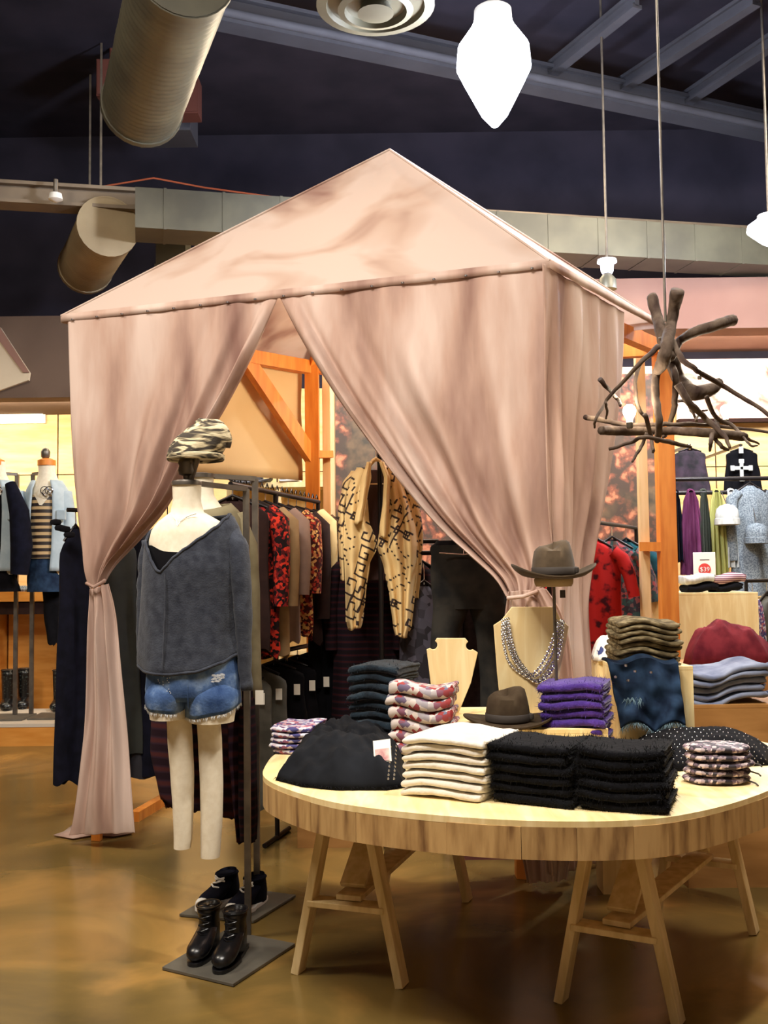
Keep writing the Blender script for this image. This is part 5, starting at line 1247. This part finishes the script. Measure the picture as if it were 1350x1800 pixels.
# ------------------------------------------------------------------ right-hand displays behind
Dr = 9.4
z1 = PD(1240, 842, Dr).z; z2 = PD(1240, 866, Dr).z
o = thing('pipe_rail', 'double black pipe rail along the right side wall display', 'rack', (3.0, Dr, 0))
xa = PD(1139, 850, Dr).x; xb = 4.6
for z in (z1, z2): MB().tube([(xa, Dr, z), (xb, Dr, z)], .02, 10).build('rail', M_pipe, parent=o)
for x in (xa, xb): MB().tube([(x, Dr, z2 - .0), (x, Dr, z1)], .026, 10).build('elbow', M_pipe, parent=o)
for x in (xa + .0, 3.2, xb): MB().tube([(x, Dr, z2), (x, Dr + .2, z2 - .02), (x, Dr + .2, .02)], .02, 10).build('upright', M_pipe, parent=o)
M_stripk = M_greyw
G4 = 'scarves and tops on the right pipe rail'
for i, (x, mm, wpx, yb, lab) in enumerate(((1148, M_greyw, 26, 1010, 'white-grey striped scarf at the left end of the right pipe rail'), (1213, M_purpc, 44, 1012, 'plum crinkled scarf on the right pipe rail'), (1236, mat('dark_green_scarf', (48, 54, 44)), 22, 1000, 'dark green scarf right of the plum scarf'), (1258, M_lime, 36, 1012, 'pale lime scarf on the right pipe rail'), (1284, M_greyw, 30, 1000, 'white knit scarf right of the lime scarf'), (1304, M_black, 26, 1012, 'black scarf on the right pipe rail'), (1321, M_red, 20, 1010, 'narrow red scarf on the right pipe rail'), (1186, M_navy, 26, 990, 'navy scarf left of the plum scarf'))):
    p = PD(x, 868, Dr - .0); p.z = z2 - .0
    L = (yb - 868) / F * Dr; w = wpx * 1.0 / F * Dr
    o = thing('hanging_scarf', lab, 'scarf', p, G4)
    R = []
    for k in range(21):
        v = k / 20; row = []
        for j in range(40):
            a = 2 * math.pi * j / 40; hw = w / 2 * interp([(0, .35), (.1, .6), (.4, .85), (1, 1.0)], v)[0]
            row.append(Vector((p.x + math.cos(a) * hw, p.y - .02 + math.sin(a) * (.05 + .03 * math.sin(9 * math.cos(a) * 1.4 + i)) * (.5 + .6 * v), p.z - L * v - .03 * nz(a * 3, i) * v)))
        R.append(row)
    MB().rings(R, cap=False).build('scarf_body', mm, parent=o)
    MB().rings([[p + Vector((math.cos(a) * (.028 + .012 * math.cos(b)), w * .18 * math.sin(b), math.sin(a) * (.028 + .012 * math.cos(b)))) for b in [k * 1.05 for k in range(6)]] for a in [k * .5236 for k in range(12)]], loop=True).build('loop', mm, parent=o)
# grey knit cap on white scarf, grey beanie
for x, y, mm, lab in ((1278, 905, M_greyw, 'white knit beanie hung over the white scarf'), (1330, 938, M_heather, 'grey knit beanie at the right edge of the pipe rail')):
    p = PD(x, y, Dr - .18); o = thing('knit_beanie', lab, 'beanie', p, 'knit caps on the right pipe rail')
    MB().lathe(p, [(.095, -.07), (.1, -.03), (.1, .0), (.09, .05), (.06, .08), (.01, .095)], 20).build('cap_body', mm, parent=o)
    MB().lathe(p, [(.096, -.09), (.108, -.085), (.108, -.035), (.098, -.03)], 20).build('cap_cuff', mm, parent=o)
    MB().tube([p + Vector((0, 0, .09)), Vector((p.x, Dr - .05, z2))], .004, 5).build('hang_loop', M_ink, parent=o)
p = PD(1338, 846, Dr - .3); p.z = z1; hanging('long_cardigan', 'heather grey long knit cardigan at the right edge', 'cardigan', Vector((p.x, Dr - .02, z1 + .0)), .1, .32, 1.0, M_heather, seed=4, thick=.09, flare=1.3, sleeve=.6, hook=.05)
# shirts on the wall above
for x, mm, lab, cross in ((1212, mat('dark_printed_shirt', (22, 18, 24), (64, 46, 62), scale=12), 'dark printed sleeveless shirt on the wall, left of the cross shirt', 0), (1303, M_black, 'black sleeveless shirt with a pale cross print on the wall', 1)):
    p = PD(x, 782, 9.9); o, _r2 = hanging('wall_shirt', lab, 'shirt', p, 0, .3, .42, mm, seed=x, thick=.03, flare=1.25, sleeve=0, hook=.04)
    MB().box(p + Vector((0, .66, 0)), (.03, 1.3, .02)).build('face_out_arm', M_pipe, parent=o, smooth=False)
    if cross:
        cc_ = PD(1303, 823, 9.84)
        for sx, sz in ((.035, .17), (.17, .035)): MB().box(cc_ + Vector((0, -.01, .0 if sx > sz else -.02)), (sx, .01, sz)).build('cross_print', M_greyw, parent=o, smooth=False, bevel=.008)
        for dx, dz in ((.085, 0), (-.085, 0), (0, .065), (0, -.105)): MB().box(cc_ + Vector((dx, -.011, dz)), (.04, .01, .05) if dx else (.05, .01, .04)).build('cross_tip', M_greyw, parent=o, smooth=False, bevel=.012)
        MB().box(cc_ + Vector((0, -.01, .17)), (.04, .004, .06)).build('neck_label', M_paper, parent=o, smooth=False)
# bright flower mural above
o = thing('flower_photo_mural', 'brightly lit pale flower photo mural above the right display', 'mural', PD(1290, 680, 11))
a = PD(1190, 738, 11.1); b = PD(1500, 628, 11.1)
fm = mat('pale_flowers', (226, 200, 186), (138, 84, 76), (206, 168, 152), scale=4.2, detail=5, lo=.44, hi=.68, dist=.8, rough=.6, emit=None)
MB().box(((a.x + b.x) / 2, 11.12, (a.z + b.z) / 2), (b.x - a.x, .04, b.z - a.z)).build('print', fm, parent=o, smooth=False)
MB().box(((a.x + b.x) / 2, 11.08, a.z - .02), (b.x - a.x, .1, .04)).build('lower_rail', M_brown, parent=o, smooth=False)
# white column beside post
o = thing('white_pillar', 'narrow white pillar behind the right tent post', 'pillar', PD(1147, 900, 10.6))
p = PD(1147, 900, 10.6); MB().box((p.x, p.y, 1.75), (.18, .18, 3.46)).build('shaft', M_white, parent=o, smooth=False, bevel=.01)
MB().box((p.x, p.y, .06), (.22, .22, .12)).build('foot', M_white, parent=o, smooth=False)
MB().box((p.x, p.y, 3.52), (.22, .22, .08)).build('cap', M_white, parent=o, smooth=False)
# plywood cube with sign and folded clothes
Dk = 7.5; xa = PD(1128, 1050, Dk).x; xb = PD(1303, 1050, Dk).x; zk = PD(1220, 1042, Dk).z
boxthing('plywood_cube', 'tall pale plywood display cube behind the right tent post', 'plinth', xa, xb + .12, Dk, Dk + .7, 0, zk, M_plyv)
xm = PD(1210, 1040, Dk + .2)
for k, (x1, x2, mm, lab, z) in enumerate(((1205, 1258, M_greyw, 'white folded knit on the plywood cube, front left', .065), (1256, 1313, mat('plum_stripe', (92, 48, 66), (180, 150, 150), scale=22, kind='wavez'), 'plum striped folded knit on the plywood cube, front right', .065), (1208, 1262, M_black, 'black folded knit under the white one on the plywood cube', 0), (1262, 1308, M_black, 'black folded knit under the plum one on the plywood cube', 0))):
    folded('folded_knit', lab, 'knitwear', PD(x1, 1040, Dk + .06), PD(x2, 1040, Dk + .06), .24, zk + .002 + z, .062, mm, 300 + k, 'knits on the plywood cube', wave=.008, nx=16, ns=14)
sg = thing('price_sign', 'cream price sign with red circle reading $39 on the plywood cube', 'sign', PD(1239, 1018, Dk + .42))
ys = Dk + .42; s0 = PD(1218, 971, ys); s1 = PD(1259, 1035, ys)
MB().box(((s0.x + s1.x) / 2, ys, (s0.z + s1.z) / 2 + 0), (s1.x - s0.x, .012, s0.z - s1.z)).build('sign_card', M_paper, parent=sg, smooth=False, bevel=.004)
MB().box(((s0.x + s1.x) / 2, ys, zk + .02), (s1.x - s0.x + .02, .06, .03)).build('sign_foot', M_pipe, parent=sg, smooth=False)
cs = PD(1238.5, 1001, ys - .008)
MB().rings([[cs + Vector((math.cos(a) * .046, y, math.sin(a) * .046)) for a in [k * math.pi / 16 for k in range(32)]] for y in (0, -.003)]).build('red_circle', M_signred, parent=sg, smooth=False)
tcu = bpy.data.curves.new('price_text', 'FONT'); tcu.body = '$39'; tcu.size = .048; tcu.align_x = 'CENTER'; tcu.align_y = 'CENTER'; tcu.extrude = .001
to = bpy.data.objects.new('price_text', tcu); C.objects.link(to)
bpy.context.view_layer.update()
me = bpy.data.meshes.new_from_object(to.evaluated_get(bpy.context.evaluated_depsgraph_get())); bpy.data.objects.remove(to)
to = bpy.data.objects.new('price_text', me); C.objects.link(to); to.parent = sg; me.materials.append(M_white)
to.location = cs + Vector((0, -.005, 0)) - sg.location; to.rotation_euler = (math.pi / 2, 0, 0)
MB().box(PD(1238.5, 984, ys - .007), (.07, .002, .006)).build('small_print', M_ink, parent=sg, smooth=False)
# dresses right of the tent
q0, q1 = PD(1035, 930, 7.6), PD(1110, 930, 8.3); q0.z = q1.z = 1.82
q0b, q1b = PD(1025, 930, 6.9), PD(1118, 930, 8.2); q0b.z = q1b.z = 1.84
rack_bar('garment_rack', 'short black rail of printed dresses right of the tent curtain', q0b, q1b)
for i, (t, mm, lab, sl) in enumerate(((.1, M_red, 'red printed short-sleeve dress right of the tent curtain', .3), (.5, M_multi, 'dark multicolour dress behind the red one', .35), (.78, M_tealc, 'teal dress at the far end of the short rail', .3))):
    hanging('printed_dress', lab, 'dress', q0b.lerp(q1b, t), -.15, .4, 1.25, mm, seed=i * 5, thick=.06, flare=1.1, sleeve=sl, group='printed dresses right of the tent', sl_ang=.06)
# printed fabric stack beside the cube
p = PD(1320, 1045, 7.9); p.z = 1.36
q0, q1 = PD(1312, 1045, 7.85), PD(1360, 1045, 8.1); q0.z = q1.z = 1.42
rack_bar('garment_rack', 'low dark rail at the right edge beside the plywood cube', q0, q1)
hanging('printed_dress', 'blue and white printed dress right of the plywood cube', 'dress', q0.lerp(q1, .22), .9, .3, .9, M_plaid2, seed=6, thick=.06, sleeve=0, group='dresses on the low rail at right')
hanging('printed_dress', 'grey green dress at the right edge by the cube', 'dress', q0.lerp(q1, .75), .7, .3, .95, M_greyp, seed=8, thick=.07, sleeve=0, group='dresses on the low rail at right')

# ------------------------------------------------------------------ branch chandelier
DB = 4.25
zb = lambda x, y: (1000 + x / 3.857, 480 + y / 3.857)
ch = thing('branch_chandelier', 'rustic chandelier of bundled bare branches with bulbs, hanging at the right', 'chandelier', PD(1180, 700, DB))
BR_ = [([(735, 118), (700, 300), (665, 480), (640, 600), (592, 690), (588, 850), (612, 1000), (598, 1140)], [42, 36, 40, 40, 26, 24, 22, 20], 0),
       ([(560, 160), (600, 300), (645, 450), (705, 600), (750, 720), (840, 810), (960, 790), (1020, 740)], [34, 34, 42, 44, 40, 50, 40, 30], .1),
       ([(1105, 322), (1000, 350), (850, 400), (750, 460), (690, 580)], [40, 36, 32, 28, 26], .05),
       ([(605, 500), (480, 620), (300, 810), (240, 890), (185, 990), (175, 1050)], [18, 14, 12, 10, 9, 6], -.1),
       ([(205, 715), (260, 780), (325, 850), (350, 900)], [15, 12, 11, 9], -.05),
       ([(215, 1065), (400, 1072), (700, 1070), (950, 1085), (1200, 1112)], [28, 27, 26, 27, 26], 0.02),
       ([(110, 975), (250, 1000), (400, 1030), (700, 1025), (1000, 1035), (1380, 1082)], [16, 16, 14, 14, 12, 8], .12),
       ([(275, 1195), (420, 1150), (520, 1112), (700, 1150), (830, 1182)], [10, 11, 12, 14, 9], -.12),
       ([(700, 460), (770, 580), (870, 660), (1050, 770), (1250, 890), (1420, 1010)], [20, 18, 16, 15, 13, 9], -.05),
       ([(690, 600), (725, 720), (715, 900), (672, 1060), (640, 1110)], [22, 20, 18, 14, 12], .1),
       ([(735, 750), (820, 880), (920, 980), (1050, 1100), (1090, 1185)], [24, 20, 18, 14, 9], -.08),
       ([(930, 840), (1000, 980), (1100, 1030), (1200, 1115), (1290, 1160)], [14, 13, 12, 10, 6], .06),
       ([(515, 960), (555, 1100), (570, 1215)], [13, 12, 9], -.14),
       ([(530, 1080), (490, 1180), (430, 1280)], [11, 10, 7], -.1),
       ([(480, 620), (450, 740), (468, 900), (530, 1000), (560, 1080)], [13, 12, 11, 11, 9], .12),
       ([(975, 1070), (965, 1150), (955, 1205)], [15, 13, 8], -.06),
       ([(985, 1120), (1040, 1180), (1080, 1200)], [12, 12, 9], .0),
       ([(245, 880), (262, 930), (250, 990)], [9, 8, 5], -.1),
       ([(860, 1000), (900, 940), (940, 930)], [8, 7, 5], .1),
       ([(740, 870), (790, 870), (830, 930), (870, 1010)], [10, 10, 9, 7], .14),
       ([(1000, 990), (1015, 1060)], [12, 12], .05),
       ([(1180, 1110), (1230, 1165), (1280, 1170)], [8, 7, 4], -.05)]
for k, (pts, rad, dd) in enumerate(BR_):
    P = [PD(*zb(x, y), DB + dd + .06 * math.sin(i * 1.9 + k)) for i, (x, y) in enumerate(pts)]
    q = []; rr_ = []
    for i in range(len(P) - 1):
        p0, p1, p2, p3 = P[max(0, i - 1)], P[i], P[i + 1], P[min(len(P) - 1, i + 2)]
        for s_ in range(7):
            u = s_ / 7; q.append(.5 * ((2 * p1) + (p2 - p0) * u + (2 * p0 - 5 * p1 + 4 * p2 - p3) * u * u + (3 * p1 - p0 - 3 * p2 + p3) * u ** 3) + noise.noise_vector(p1 * 9 + Vector((u * 3, k, 0))) * .004)
            rr_.append(lerp(rad[i], rad[i + 1], u) / 3.857 * DB / F * 1.15 * (1 + .14 * nz(i + u * 2, k * 3.3)))
    q.append(P[-1]); rr_.append(rad[-1] / 3.857 * DB / F)
    MB().tube(q, rr_, 10).build('branch', M_branch, parent=ch, auto=False)
for k, (x, y, r_) in enumerate(((410, 935, 46), (885, 650, 30), (1062, 930, 40))):
    p = PD(*zb(x, y), DB + (.0, .25, .3)[k]); R_ = r_ / 3.857 * DB / F
    MB().lathe(p, [(R_ * .45, -R_ * 1.7), (R_ * .5, -R_ * 1.2), (R_ * .85, -R_ * .6), (R_, 0), (R_ * .85, R_ * .55), (R_ * .4, R_ * .93), (.001, R_)], 18).build('bulb', M_bulb, parent=ch)
    MB().lathe(p - Vector((0, 0, R_ * 1.7)), [(R_ * .5, 0), (R_ * .52, -R_ * .6), (R_ * .4, -R_ * .9)], 14).build('socket', M_steel, parent=ch)
    light('POINT', 'bulb_light', p + Vector((0, -.0, R_ * 1.6)), 5, (1, .86, .66), .03)
tp_ = PD(*zb(655, 330), DB); 
MB().tube([tp_, Vector((tp_.x, tp_.y, H))], .0055, 8).build('hanging_cable', M_steel, parent=ch)
for t in range(5):
    cpt_ = PD(*zb(655 + 6 * math.sin(t), 440 + t * 24), DB + .02); MB().rings([[cpt_ + Vector((math.cos(a) * (.026 + .003 * math.cos(b)), math.sin(a) * (.026 + .003 * math.cos(b)), .003 * math.sin(b))) for b in (0, 2.1, 4.2)] for a in [k * .5236 for k in range(12)]], loop=True).build('wire_wrap', M_steel, parent=ch)
